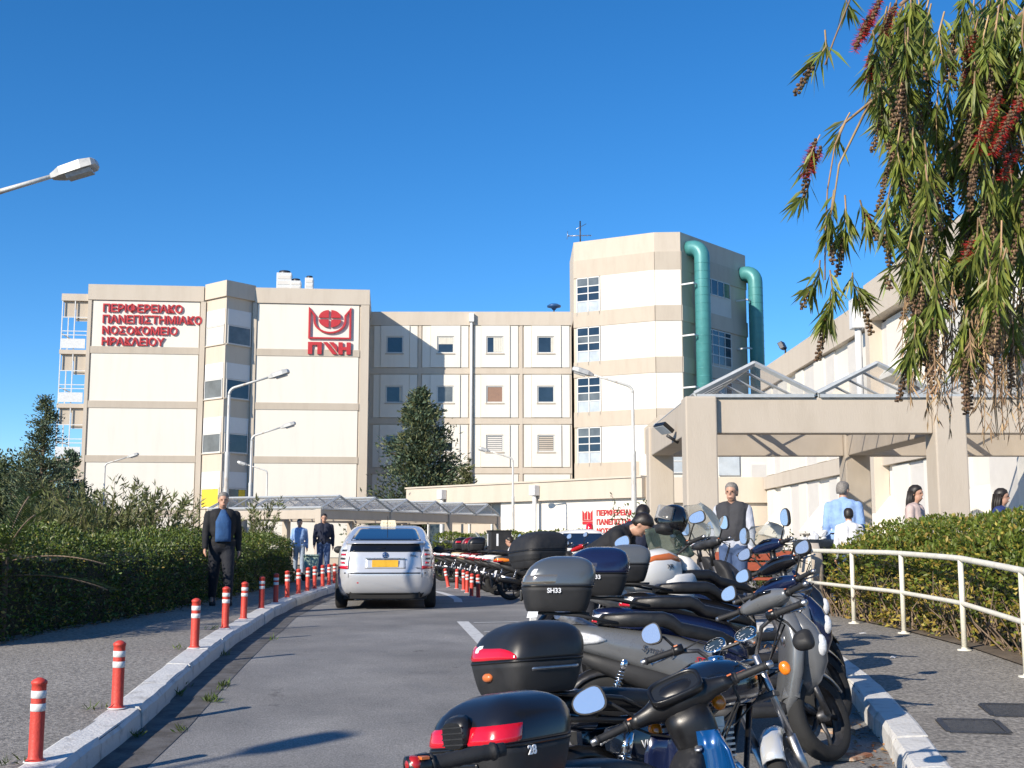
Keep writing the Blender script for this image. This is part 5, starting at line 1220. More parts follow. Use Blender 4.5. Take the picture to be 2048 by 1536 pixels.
    hc.secy([(-.19,.40,z0,.03,.03),(-.16,.415,z0,.045,.042),(-.08,.44,z0+.01,.075,.06),(0,.45,z0+.015,.085,.066),(.08,.44,z0+.01,.075,.06),(.16,.415,z0,.045,.042),(.19,.40,z0,.03,.03)], 18, .8); hco = hc.build('handlebar_cover', body if body is not BLUEP else BLUEP, e)
    MB(M).secy([(-.085,.385,z0+.04,.022,.012),(0,.38,z0+.052,.032,.014),(.085,.385,z0+.04,.022,.012)], 14, .6).build('dashboard', GLASSD, hco)
    hl_ = MB(M); hl_.ell((.52,0,z0-.005), .035,.085,.05, 14, 8); hl_.build('headlight', CLRLENS, e)
    if tall: MB(M).tube([(.46,0,.92),(.45,0,z0)], .03, 8).build('riser', BLACK, e)
    for sg in (-1,1):
        grip(e, M, (.395,sg*.225,z0+.0), (.36,sg*.355,z0-.005))
        if mirrors is True or (mirrors and mirrors[0 if sg > 0 else -1] == ('L' if sg > 0 else 'R')): mirror(e, M, (.42,sg*.17,z0+.03), (.40+rnd.uniform(-.02,.02),sg*rnd.uniform(.27,.32),z0+rnd.uniform(.15,.22)), *mirw, toward=(-1,rnd.uniform(-.3,.3),rnd.uniform(0,.2)))
    # rack
    rk = MB(); 
    for sg in (-1,1): rk.tube([(-.60,sg*.13,.88),(-.85,sg*.15,.93),(-1.05,sg*.13,.945),(-1.1,sg*.05,.945)], .011, 7)
    rk.tube([(-1.1,-.05,.945),(-1.1,.05,.945)], .011, 7); rk.box(-1.1,-.78,-.10,.10,.935,.95); rk.build('rack', MATTE, e)
    if box: topbox(e, (-.98,.955), **box)
    if screen:
        ws = MB(M); rings = []
        for i in range(9):
            t = i/8; z = z0+.02+screen*t; x = .52-.22*t*screen/.5; hw = (.17+.10*sin(pi*min(1,t*1.1)))*(1 if t < .85 else 1-(t-.85)*2.2)
            rings.append([(x-.10*(u*u), u*hw, z) for u in [-1+2*k/12 for k in range(13)]]+[(x-.10*(u*u)+.004, u*hw, z) for u in [1-2*k/12 for k in range(13)]])
        ws.loft(rings); ws.build('windscreen', glassmat('screen_plastic', (.75,.78,.78), .05), e)
    if txt and detail:
        for (t, x, m) in ((txt[0], -.46, txt[2]), (txt[1], -.12, REDP)): text('lettering', t, .052, m, e, textframe((x, -.187, .715-(x+.46)*.22), (1,0,-.22), (0,-1,.12)), .0015, .0008, .25)
    return e

SILVTXT = mat('silver_lettering', (.45,.45,.46), .35, .6); DKTXT = mat('dark_lettering', (.05,.05,.055), .5)
HD = lambda a: R(a)
# grey scooter with the black cover box, and its dark blue twin
def place(x, y): return (x, y, g(y)+.0)
scooter(place(1.28,7.95), HD(1), R(-3), 'matt grey scooter with a grey lidded top box, third from the camera', GREYP, st=.76, box=dict(style='lens', lidm=mat('box_grey', (.10,.115,.13), .3, .3, coat=.5), label='SH33', lens=mat('smoke_lens', (.22,.20,.17), .12, .5, coat=1), H_=.36, W_=.46, L_=.46), txt=('Symphony','ST',DKTXT), mirrors='L')
scooter(place(1.60,9.02), HD(3), R(-3), 'dark blue scooter with a dark blue lidded top box', BLUEP, st=.74, box=dict(style='lens', lidm=mat('box_blue', (.012,.018,.06), .25, .1, coat=.6), label='SH33', lens=mat('smoke_lens2', (.10,.10,.13), .12, .4, coat=1), H_=.36, W_=.46, L_=.46), txt=('Symphony','ST',SILVTXT))
scooter(place(1.90,10.15), HD(8), R(-4), 'black scooter with a grey top box and red corner reflectors', GLOSSBLK, st=.66, box=dict(style='corner', lidm=mat('box_grey2', (.12,.13,.14), .35, .2), label='SH40', H_=.31, W_=.41), mirrors='L', tall=.08, mirw=(.07,.052))
scooter(place(2.12,11.5), HD(14), R(-4), 'dark blue scooter with tall teardrop mirrors near the right kerb', BLUEP, st=.35, tall=.16, mirw=(.055,.085), screen=.2)
scooter(place(1.80,13.0), HD(22), R(-3), 'maxi scooter with a tall clear windscreen and a round mirror', DARKMET, st=.3, screen=.42, tall=.14, mirw=(.065,.075))
scooter(place(1.95,14.6), HD(28), R(-3), 'silver scooter with a smoked screen behind the tall windscreen', SILVERP, st=.4, screen=.28, tall=.1)

# naked motorcycle with round gauges
def naked():
    e = empty('motorcycle', (.87,5.98,g(5.98)-.02), (R(-7),0,HD(36)), 'naked dark blue motorcycle with two round gauges and a red-marked top box', 'motorcycle', 'parked motorcycles'); M = steer((.52,0,.82), .62, 27)
    wheel(e, None, (-.66,0,.31), .31, .12, 0); wheel(e, M, (.72,0,.30), .30, .095, 0); disc(e, M, (.72,.06,.30), .13)
    TANK = mat('tank_dark_blue', (.010,.016,.030), .15, .2, coat=1., var=.2, scale=6)
    t = MB(); t.secx([(.0,0,.83,.07,.05),(.05,0,.84,.12,.10),(.18,0,.865,.155,.125),(.32,0,.875,.165,.125),(.44,0,.865,.14,.105),(.50,0,.85,.09,.07),(.52,0,.84,.04,.03)], 24, .75); to = t.build('tank', TANK, e)
    MB().lathe((.30,0,.985), (0,0,1), [(0,.045),(.02,.045),(.025,.035),(.03,0)], 20).build('filler_cap', CHROME, to)
    for sg in (-1,1):
        MB().tube([(.10,sg*.135,.80),(.2,sg*.162,.90),(.32,sg*.165,.93),(.44,sg*.13,.92)], [.006,.008,.007,.004], 6).build('stripe', ORANGEP if sg < 0 else WHITEP, to)
    s = MB(); s.secx([(-.78,0,.84,.05,.02),(-.74,0,.855,.11,.045),(-.5,0,.86,.13,.055),(-.3,0,.84,.135,.055),(-.1,0,.81,.125,.05),(.04,0,.80,.09,.045),(.08,0,.80,.04,.02)], 20, .6); s.build('seat', SEATM, e)
    for sg in (-1,1): MB().secx([(-.55,sg*.10,.68,.02,.05),(-.4,sg*.13,.66,.03,.10),(-.15,sg*.12,.66,.03,.11),(-.02,sg*.1,.68,.02,.06)], 14, .7).build('side_cover', TANK, e)
    tc = MB(); tc.secx([(-.98,0,.80,.04,.025),(-.85,0,.79,.09,.05),(-.6,0,.78,.11,.06)], 16, .7); tc.build('tail', TANK, e); MB().ell((-.99,0,.79), .03,.07,.035).build('tail_light', REDLENS, e)
    fenderarc(e, None, (-.66,0,.31), .345, .075, R(30), R(170), BLACK, 'rear_fender'); FENS = mat('fender_silver', (.66,.68,.70), .25, .35, coat=.5); fenderarc(e, M, (.72,0,.30), .325, .062, R(-10), R(150), FENS, 'front_fender')
    fk = MB(M)
    for sg in (-1,1): fk.tube([(.50,sg*.095,.98),(.66,sg*.095,.52)], .0185, 12); fk.tube([(.645,sg*.095,.56),(.725,sg*.095,.28)], .027, 12)
    fk.build('fork', ALLOY, e); yk = MB(M); yk.box(.47,.60,-.13,.13,.90,.93); yk.box(.52,.64,-.12,.12,.76,.79); yk.build('yoke', DARKMET, e, .006)
    hl_ = MB(M); hl_.lathe((.62,0,.90), (1,0,-.05), [(-.08,.03),(-.07,.07),(0,.095),(.06,.10),(.065,.09),(.08,.05),(.085,0)], 22); ho = hl_.build('headlight', GLOSSBLK, e)
    for sg in (-1,1):
        gd = MB(M); c = Vector((.50, sg*.088, 1.085)); ax = Vector((-.62,0,.78)); gd.lathe(c, ax, [(-.06,.02),(-.04,.052),(.0,.062),(.018,.062),(.020,.055)], 24); go = gd.build('gauge', CHROME, e)
        MB(M).lathe(c, ax, [(.012,.056),(.013,0)], 24).build('dial', mat('dial_blue', (.03,.05,.07), .2), go)
        tk = MB(M); u = Vector((0,1,0)); v = ax.normalized().cross(u)
        for i in range(11):
            a = R(-40+26*i); d = u*cos(a)+v*sin(a); tk.tube([c+ax.normalized()*.016+d*.036, c+ax.normalized()*.016+d*.049], .0016, 4)
        tk.tube([c+ax.normalized()*.017, c+ax.normalized()*.017+u*.03+v*.012], .0015, 4); tk.build('dial_marks', PLATE, go)
    cb = MB()
    for k, sg in ((0,1),(1,-1),(2,1),(3,-1)): q = M @ Vector((.44, sg*.26, 1.12)); cb.tube([q, q+Vector((.12,-sg*.03,.05-.03*k)), Vector((.62,sg*(.08-.03*k),.98-.04*k)), Vector((.52,sg*.04,.78)), Vector((.3,sg*.06,.66))], .005, 6)
    cb.build('cable', MATTE, e)
    wl = MB(M); wl.box(.45,.49,-.05,.05,1.055,1.07); wl.build('warning_lamps', BLACK, e, .003)
    for k in range(3): MB(M).ell((.465, -.03+.03*k, 1.073), .008,.008,.005, 8, 6).build('warning_lamp', (ORLENS, CLRLENS, CLRLENS)[k], e)
    hb = MB(M); pts = []
    for sg in (-1,1):
        hb.tube([(.53,0,.955),(.53,sg*.08,.955),(.49,sg*.18,1.10),(.42,sg*.30,1.13)], .0115, 10)
    hb.build('handlebar', DARKMET, e)
    for sg in (-1,1):
        grip(e, M, (.42,sg*.30,1.13), (.375,sg*.43,1.125), lm=ALLOY); mirror(e, M, (.45,sg*.27,1.13), (.40,sg*.37,1.25) if sg > 0 else (.47,-.36,.96), .055, .055, toward=(-1,0,.16) if sg > 0 else (.9,0,-.5)); indicator(e, M, (.60,sg*.20,.88), .05); indicator(e, None, (-.92,sg*.17,.74), .055)
    en = MB(); en.secx([(-.2,0,.36,.11,.13),(-.05,0,.38,.15,.15),(.15,0,.38,.15,.15),(.28,0,.42,.08,.10)], 14, .5); 
    for k in range(7): en.box(.08,.27,-.10,.10,.50+k*.027,.51+k*.027)
    en.box(.11,.24,-.07,.07,.5,.72); en.build('engine', ALLOY, e)
    ex = MB(); ex.tube([(.25,-.06,.52),(.36,-.08,.42),(.30,-.12,.24),(-.1,-.15,.22),(-.4,-.17,.26),(-.85,-.18,.36)], [.02,.02,.02,.022,.04,.045], 12); ex.build('exhaust', CHROME, e)
    fr_ = MB(); 
    for sg in (-1,1): fr_.tube([(.46,sg*.03,.86),(.1,sg*.08,.72),(-.45,sg*.10,.76),(-.9,sg*.09,.80)], .016, 8); fr_.tube([(.48,sg*.03,.78),(.32,sg*.07,.3),(-.2,sg*.09,.24),(-.25,sg*.09,.72)], .016, 8); fr_.tube([(-.2,sg*.09,.31),(-.66,sg*.10,.31)], .02, 8)
    fr_.build('frame', BLACK, e)
    for sg in (-1,1): spring(e, (-.60,sg*.135,.33), (-.44,sg*.13,.70), .032)
    gr = MB(); gr.tube([(-.35,.15,.80),(-.5,.17,.86),(-.8,.16,.90),(-.92,.0,.92),(-.8,-.16,.90),(-.5,-.17,.86),(-.35,-.15,.80)], .012, 8); gr.box(-1.05,-.7,-.10,.10,.895,.91); gr.build('rack', BLACK, e)
    plate(e, -.99, .60, 20); MB().tube([(-.1,.12,.25),(-.15,.22,.0)], .012, 6).build('stand', DARKMET, e)
    bo = topbox(e, (-.90,.915), style='wedge', H_=.32, W_=.43, L_=.41, lidm=mat('box_black_lid', (.016,.016,.017), .38, var=.1, scale=6))
    text('lettering', 'VIA', .05, PLATE, e, textframe((-.40,-.165,.63), (1,0,0), (0,-1,0)), .002)
naked()

# underbone with the big dashboard, nearest whole machine
def underbone():
    e = empty('underbone_motorcycle', (.62,4.90,g(4.9)), (R(-9),0,HD(46)), 'black and blue underbone motorcycle with a wide dashboard, nearest to the camera', 'motorcycle', 'parked motorcycles'); M = steer((.40,0,.78), .72, 26)
    wheel(e, None, (-.60,0,.29), .29, .09, 0); wheel(e, M, (.64,0,.29), .29, .08, 0)
    # handlebar nacelle with the dash
    nc = MB(M); nc.secy([(-.235,.315,.985,.020,.022),(-.20,.325,.985,.034,.032),(-.15,.34,.99,.042,.040),(-.11,.355,.995,.075,.058),(-.05,.36,1.0,.105,.075),(.0,.36,1.0,.11,.078),(.05,.36,1.0,.105,.075),(.11,.355,.995,.075,.058),(.15,.34,.99,.042,.040),(.20,.325,.985,.034,.032),(.235,.315,.985,.020,.022)], 24, .78)
    no = nc.build('handlebar_cover', BLACK, e)
    col_ = MB(M); col_.secz([(.74,.37,0,.055,.075),(.80,.365,0,.075,.095),(.88,.36,0,.085,.105),(.96,.355,0,.085,.10)], 22, .75); col_.build('steering_cover', BLACK, e)
    T = Matrix.Translation((.285,0,1.052)) @ Matrix.Rotation(R(-42),4,'Y')
    dr = MB(M @ T)
    n = 28; rg = lambda s, z: [(  .066*s*sgnp(cos(2*pi*i/n),.55), .108*s*sgnp(sin(2*pi*i/n),.55), z) for i in range(n)]
    dr.loft([rg(1.12,-.03), rg(1.10,.006), rg(.98,.008), rg(.95,-.004)], c1=False); dr.build('dash_rim', BLACK, no); MB(M @ T).loft([rg(.95,-.01), rg(.95,-.003)]).build('dash_glass', mat('dash_smoke', (.02,.022,.025), .08), no)
    tk = MB(M @ T)
    for i in range(9): a = R(-65+130*i/8); tk.tube([(-.02+.05*cos(a)*.9,.075*sin(a),-.0015),(-.02+.05*cos(a)*.72,.062*sin(a),-.0015)], .0016, 4)
    tk.build('dial_marks', PLATE, no); 
    for sg in (-1,1):
        grip(e, M, (.315,sg*.265,.983), (.285,sg*.385,.978), end=ALLOY); indicator(e, M, (.44,sg*.15,.93), .05)
        if sg > 0: mirror(e, M, (.33,sg*.21,1.01), (.30,sg*.36,1.14), .075, .055, toward=(-1,.15,.06))
        MB(M).tube([(.32,sg*.20,.99),(.32,sg*.255,.985)], .02, 12).build('chrome_sleeve', CHROME, e)
    MB(M).ell((.45,0,.98), .05,.10,.06, 16, 8).build('headlight', CLRLENS, e)
    cb = MB()
    for k, sg in ((0,1),(1,-1),(2,-1)): q = M @ Vector((.33, sg*.23, .97)); cb.tube([q, q+Vector((.08,-sg*.03,-.04-.02*k)), Vector((.42,sg*.07,.82-.03*k)), Vector((.44,sg*.05,.66))], .0055, 6)
    cb.build('cable', MATTE, e)
    # leg shield and blue body
    for sg in (-1,1):
        ls = MB(); ls.loft([[(.30+dx, sg*(.055+dy), z) for dx, dy in ((0,.0),(.05,.03),(.075,.07),(.06,.115*w_),(.02,.155*w_),(-.02,.175*w_),(-.025,.165*w_),(.01,.14*w_),(.045,.10*w_),(.055,.065),(.03,.03))] for z, w_ in ((.26,.75),(.38,1.0),(.52,1.1),(.66,1.1),(.78,.95),(.86,.65))]); ls.build('leg_shield', BRBLUE if sg < 0 else BLUEP, e)
    ct = MB(); ct.secx([(-.18,0,.60,.09,.10),(0,0,.53,.085,.09),(.14,0,.55,.08,.10),(.26,0,.66,.075,.12),(.36,0,.76,.065,.08)], 18, .65); ct.build('centre_cover', mat('worn_black', (.020,.020,.021), .5, col2=(.09,.085,.08), scale=14, detail=9, c2pos=(.55,.8)), e)
    MB().lathe((.30,-.055,.79), (-.5,-.2,.6), [(0,.018),(.006,.018),(.008,.010),(.008,0)], 14).build('ignition_lock', ALLOY, e)
    nb = MB(); nb.secz([(.40,.46,0,.05,.07),(.52,.475,0,.065,.10),(.66,.465,0,.065,.105),(.80,.43,0,.055,.08)], 18, .75); nb.build('front_cover', BRBLUE, e)
    s = MB(); s.secx([(-.80,0,.77,.05,.02),(-.76,0,.785,.11,.045),(-.5,0,.79,.13,.055),(-.3,0,.775,.13,.055),(-.1,0,.74,.115,.05),(.02,0,.71,.08,.04),(.05,0,.70,.03,.015)], 20, .6); s.build('seat', SEATM, e)
    b = MB(); b.secx([(-.92,0,.74,.04,.03),(-.8,0,.71,.10,.06),(-.5,0,.66,.125,.09),(-.2,0,.60,.12,.11),(-.05,0,.55,.09,.09)], 18, .7); b.build('side_panel', BLUEP, e)
    MB().ell((-.94,0,.72), .03,.08,.04).build('tail_light', REDLENS, e)
    for sg in (-1,1): indicator(e, None, (-.60,sg*.23,.745), .08); spring(e, (-.56,sg*.13,.30), (-.50,sg*.13,.64), .03)
    fenderarc(e, None, (-.60,0,.29), .32, .06, R(30), R(170), BLACK, 'rear_fender'); fenderarc(e, M, (.64,0,.29), .31, .055, R(10), R(150), BRBLUE, 'front_fender')
    fk = MB(M)
    for sg in (-1,1): fk.tube([(.49,sg*.075,.62),(.645,sg*.075,.27)], [.022,.024], 10)
    fk.tube([(.50,0,.60),(.39,0,.85)], .02, 8); fk.build('fork', DARKMET, e)
    en = MB(); en.secx([(-.15,0,.33,.11,.11),(0,0,.34,.13,.13),(.2,0,.36,.09,.09),(.32,0,.38,.06,.06)], 14, .5); en.tube([(-.15,.08,.3),(-.6,.10,.29)], .02, 8); en.build('engine', ALLOY, e)
    ex = MB(); ex.tube([(.25,-.05,.34),(.2,-.1,.22),(-.2,-.14,.24),(-.35,-.16,.28),(-.85,-.17,.40)], [.018,.018,.02,.038,.042], 12); ex.build('exhaust', CHROME, e)
    rk = MB(); rk.tube([(-.45,.15,.80),(-.7,.16,.83),(-1.0,.12,.84),(-1.05,0,.84),(-1.0,-.12,.84),(-.7,-.16,.83),(-.45,-.15,.80)], .011, 8); rk.box(-1.05,-.7,-.10,.10,.775,.795); rk.build('rack', BLACK, e)
    MB().tube([(-.05,.1,.25),(-.1,.2,.0)], .012, 6).build('stand', DARKMET, e); plate(e, -.95, .52, 20)
    bo = topbox(e, (-.80,.80), style='strip', H_=.32, W_=.42, L_=.41, lidm=mat('box_blueblack_lid', (.010,.011,.016), .3, coat=.3), label='28')
underbone()

# machine whose right grip and lever poke in at the bottom edge
def foremost():
    e = empty('motorcycle', (-.063,2.20,g(2.4)), (0,0,HD(127)), 'motorcycle mostly below the picture, only its grip and lever show at the bottom edge', 'motorcycle', 'parked motorcycles'); M = steer((.52,0,.82), 0, 27)
    wheel(e, None, (-.66,0,.30), .30, .12, 3); wheel(e, M, (.72,0,.30), .30, .10, 3)
    s = MB(); s.secx([(-.7,0,.70,.05,.03),(-.6,0,.72,.12,.05),(-.2,0,.70,.13,.05),(0,0,.68,.09,.04)], 18, .6); s.build('seat', SEATM, e)
    t = MB(); t.secx([(-.02,0,.70,.06,.05),(.15,0,.73,.14,.10),(.36,0,.75,.14,.10),(.48,0,.74,.06,.05)], 20, .75); t.build('tank', REDP, e)
    b = MB(); b.secx([(-.9,0,.62,.04,.03),(-.5,0,.55,.12,.09),(0,0,.45,.13,.16),(.25,0,.42,.1,.12)], 16, .6); b.build('body', BLACK, e)
    fk = MB(M)
    for sg in (-1,1): fk.tube([(.50,sg*.09,.92),(.72,sg*.09,.28)], .022, 10)
    fk.build('fork', CHROME, e); hb = MB(M)
    for sg in (-1,1): hb.tube([(.52,0,.94),(.52,sg*.10,.97),(.47,sg*.22,1.22)], .0115, 8)
    hb.build('handlebar', BLACK, e)
    for sg in (-1,1): grip(e, M, (.47,sg*.22,1.22), (.44,sg*.35,1.235), lm=ALLOY, end=MATTE)
    MB(M).ell((.475,-.17,1.222), .022,.018,.020).build('kill_switch', REDP, e)
    fenderarc(e, M, (.72,0,.30), .325, .06, R(20), R(150), BLACK, 'front_fender'); MB(M).ell((.62,0,.86), .07,.09,.09).build('headlight', CLRLENS, e)
foremost()

# tall tourer with the white and orange tank, black bag box and a helmet
def tourer():
    e = empty('motorcycle', (1.10,11.05,g(11.05)), (R(-5),0,HD(33)), 'white and orange touring motorcycle with a black bag box', 'motorcycle', 'parked motorcycles'); M = steer((.56,0,.95), .5, 26)
    wheel(e, None, (-.72,0,.32), .32, .15, 5); wheel(e, M, (.78,0,.32), .32, .12, 5); disc(e, M, (.78,.07,.32), .15)
    t = MB(); t.secx([(-.06,0,.88,.09,.06),(.02,0,.91,.15,.13),(.18,0,.96,.20,.19),(.36,0,.98,.215,.20),(.50,0,.97,.18,.17),(.58,0,.95,.10,.1)], 24, .72); to = t.build('tank', WHITEP, e)
    for sg in (-1,1):
        MB().secx([(.05,sg*.13,1.04,.03,.02),(.2,sg*.165,1.075,.03,.03),(.36,sg*.175,1.08,.035,.045),(.48,sg*.155,1.06,.03,.03),(.54,sg*.12,1.03,.02,.01)], 12, .8).build('orange_panel', ORANGEP, to)
        MB().secx([(.3,sg*.17,.80,.03,.10),(.45,sg*.20,.78,.03,.15),(.65,sg*.17,.82,.03,.12),(.75,sg*.10,.86,.02,.05)], 14, .7).build('side_fairing', WHITEP, e)
    text('lettering', 'XR', .06, DARKMET, to, textframe((.30,-.222,.98), (1,0,0), (0,-1,.1)), .002)
    nz = MB(); nz.secx([(.58,0,1.0,.15,.12),(.70,0,.98,.14,.12),(.82,0,.94,.09,.08),(.88,0,.92,.04,.03)], 18, .75); nz.build('front_fairing', WHITEP, e)
    s = MB(); s.secx([(-.85,0,.95,.06,.03),(-.8,0,.965,.14,.05),(-.5,0,.96,.155,.055),(-.35,0,.91,.15,.05),(-.1,0,.88,.13,.05),(.02,0,.89,.08,.04)], 20, .6); s.build('seat', SEATM, e)
    b = MB(); b.secx([(-1.0,0,.90,.05,.03),(-.8,0,.88,.12,.06),(-.4,0,.80,.13,.08),(-.1,0,.72,.12,.1)], 16, .7); b.build('tail', WHITEP, e)
    en = MB(); en.secx([(-.25,0,.45,.12,.15),(0,0,.45,.2,.2),(.3,0,.5,.2,.2),(.42,0,.55,.1,.12)], 14, .5); en.build('engine', DARKMET, e)
    ex = MB(); ex.tube([(.3,-.1,.3),(-.2,-.16,.25),(-.4,-.18,.4),(-.95,-.22,.62)], [.025,.03,.05,.055], 12); ex.build('exhaust', ALLOY, e)
    fk = MB(M)
    for sg in (-1,1): fk.tube([(.55,sg*.1,1.05),(.78,sg*.1,.30)], .026, 10)
    fk.build('fork', DARKMET, e); fenderarc(e, M, (.78,0,.32), .345, .07, R(20), R(140), BLACK, 'front_fender'); fenderarc(e, None, (-.72,0,.32), .36, .08, R(40), R(160), BLACK, 'rear_fender')
    hb = MB(M)
    for sg in (-1,1): hb.tube([(.55,0,1.10),(.55,sg*.1,1.11),(.48,sg*.3,1.17)], .013, 8)
    hb.build('handlebar', MATTE, e)
    for sg in (-1,1): grip(e, M, (.48,sg*.28,1.165), (.44,sg*.41,1.165)); mirror(e, M, (.50,sg*.24,1.17), (.46,sg*.40,1.36), .085, .055); indicator(e, None, (-.95,sg*.16,.85), .05)
    ws = MB(M); rings = []
    for i in range(8):
        t_ = i/7; z = 1.08+.33*t_; x = .80-.24*t_; hw = .20*(1-.35*t_**3)
        rings.append([(x-.12*u*u, u*hw, z) for u in [-1+2*k/10 for k in range(11)]]+[(x-.12*u*u+.004, u*hw, z) for u in [1-2*k/10 for k in range(11)]])
    ws.loft(rings); ws.build('windscreen', glassmat('smoked_screen', (.22,.30,.27), .30), e)
    rk = MB(); rk.tube([(-.6,.12,.96),(-1.05,.12,1.0),(-1.05,-.12,1.0),(-.6,-.12,.96)], .012, 8); rk.box(-1.1,-.75,-.11,.11,.995,1.01); rk.build('rack', BLACK, e); plate(e, -1.05, .66, 20)
    topbox(e, (-.98,1.015), style='soft', H_=.32, W_=.44, L_=.42, lidm=mat('bag_cover', (.016,.016,.018), .7, var=.25, scale=12, bump=.3, bscale=30), basem=MATTE)
    MB().tube([(-.1,.12,.3),(-.15,.25,.0)], .014, 6).build('stand', DARKMET, e)
tourer()
hp = at(1340, 1035, 11.35); e = empty('helmet', (hp.x, 11.35, hp.z-.13), (R(8),R(-14),R(200)), 'black open-visor helmet hung on the touring motorcycle', 'helmet')
hm = MB(); hm.secz([(0,.0,0,.10,.095),(.03,-.005,0,.125,.115),(.10,-.01,0,.145,.128),(.17,-.015,0,.142,.122),(.22,-.02,0,.115,.10),(.25,-.025,0,.07,.06),(.262,-.025,0,.02,.02)], 24, .9); hm.build('shell', GLOSSBLK, e)
vs = MB(); rings = []
for i in range(7):
    z = .07+.13*i/6; rings.append([((.152+.02*(1-i/6))*cos(a), .135*sin(a), z+.08*(1-abs(a))*.3) for a in [R(-70+140*k/12) for k in range(13)]]+[((.148+.02*(1-i/6))*cos(a), .131*sin(a), z+.08*(1-abs(a))*.3) for a in [R(70-140*k/12) for k in range(13)]])
vs.loft(rings); vs.build('visor', glassmat('visor_clear', (.6,.6,.6), .12), e); MB().secz([(-.03,.06,0,.075,.085),(.03,.075,0,.08,.10)], 18, .8).build('chin_guard', MATTE, e)

# far row of parked machines
RB = mat('dark_red_paint', (.16,.01,.012), .25, coat=.6); SANDP = mat('sand_paint', (.55,.45,.28), .4, coat=.3)
far = [(.62,24.5,16,DARKMET,dict(tail=ORLENS),'dark scooter with an orange tail light beside the far orange bollards'),
       (.35,26.6,12,WHITEP,dict(),'white scooter, second in the far row'),(.15,28.1,10,GLOSSBLK,dict(box=dict(style='plain')),'black scooter with a black top box in the far row'),
       (-.05,29.7,12,RB,dict(box=dict(style='corner',lidm=RB)),'dark red scooter with a red lidded box in the far row'),(-.35,31.3,10,RB,dict(box=dict(style='corner')),'dark red scooter with a black box in the far row'),
       (-.65,33.0,8,SANDP,dict(screen=.4),'sand coloured scooter with a screen in the far row'),(-1.05,34.6,8,GLOSSBLK,dict(screen=.35),'black scooter with a screen, second last of the far row'),(-1.4,36.2,8,DARKMET,dict(screen=.4),'grey scooter at the far end of the row'),
       (1.15,33.5,6,BLUEP,dict(),'dark blue scooter parked behind the far row'),(1.1,26.9,12,REDP,dict(),'red scooter parked beside the white car')]
for (x, y, a, bd, kw, lab) in far:
    scooter((x,y,g(y)), HD(a), R(-4), lab, bd, detail=False, group='motorcycles in the far row', **kw)
# square delivery box on a far machine
e = empty('delivery_scooter', (.55,30.6,g(30.6)), (0,0,HD(10)), 'scooter carrying a big black square delivery box', 'motorcycle', 'motorcycles in the far row')
wheel(e, None, (-.6,0,.27), .27, .11); wheel(e, None, (.64,0,.27), .27, .10)
MB().secx([(-.85,0,.72,.08,.05),(-.5,0,.66,.16,.12),(0,0,.52,.16,.16),(.1,0,.45,.1,.12)], 18, .7).build('body', REDP, e); MB().secx([(-.6,0,.82,.12,.04),(-.2,0,.8,.14,.05),(.1,0,.74,.08,.03)], 16, .6).build('seat', SEATM, e)
MB().secz([(.3,.45,0,.06,.15),(.6,.54,0,.08,.19),(.9,.5,0,.06,.13)], 18, .6).build('leg_shield', REDP, e); MB().tube([(.4,-.34,1.0),(.43,0,1.02),(.4,.34,1.0)], .02, 8).build('handlebar', MATTE, e); MB().tube([(.46,0,.98),(.64,0,.28)], .03, 8).build('fork', DARKMET, e)
dbx = MB().box(-1.15,-.62,-.27,.27,.90,1.42).build('delivery_box', MATTE, e, .02); MB().box(-1.156,-1.151,.10,.20,1.05,1.35).build('reflective_strip', PLATE, dbx); MB().box(-1.0,-.95,-.276,-.271,1.05,1.35).build('reflective_strip', PLATE, dbx); MB().box(-1.17,-.60,-.285,.285,1.40,1.44).build('box_lid', MATTE, dbx, .01)
# ------------------------------------------------------------------ people
def blob(name, caps, m, par, vox=.014, ells=()):
    mb = MB()
    for (a, b, ra, rb) in caps:
        a, b = Vector(a), Vector(b); d = (b-a); L_ = d.length
        if L_ < 1e-5: mb.ell(a, ra, ra, ra, 12, 8); continue
        d /= L_; u = d.orthogonal().normalized(); v = d.cross(u); rings = []
        for k in range(1, 5): t = pi/2*k/4; rings.append((a-d*ra*cos(t), ra*sin(t)))
        for k in range(1, 5): t = pi/2*k/4; rings.append((b+d*rb*sin(t-0) if k else b, rb*cos(t))) if k < 4 else None
        rings.insert(4, (b, rb))
        mb.loft([[c+(u*cos(2*pi*i/12)+v*sin(2*pi*i/12))*r for i in range(12)] for c, r in rings])
    for (c, rx, ry, rz, *T) in ells: mb.ell(c, rx, ry, rz, 16, 10, T[0] if T else None)
    o = mb.build(name, m, par); md = o.modifiers.new('remesh', 'REMESH'); md.mode = 'VOXEL'; md.voxel_size = vox; md.use_smooth_shade = True
    sm = o.modifiers.new('smooth', 'SMOOTH'); sm.iterations = 2; sm.factor = .5
    return o
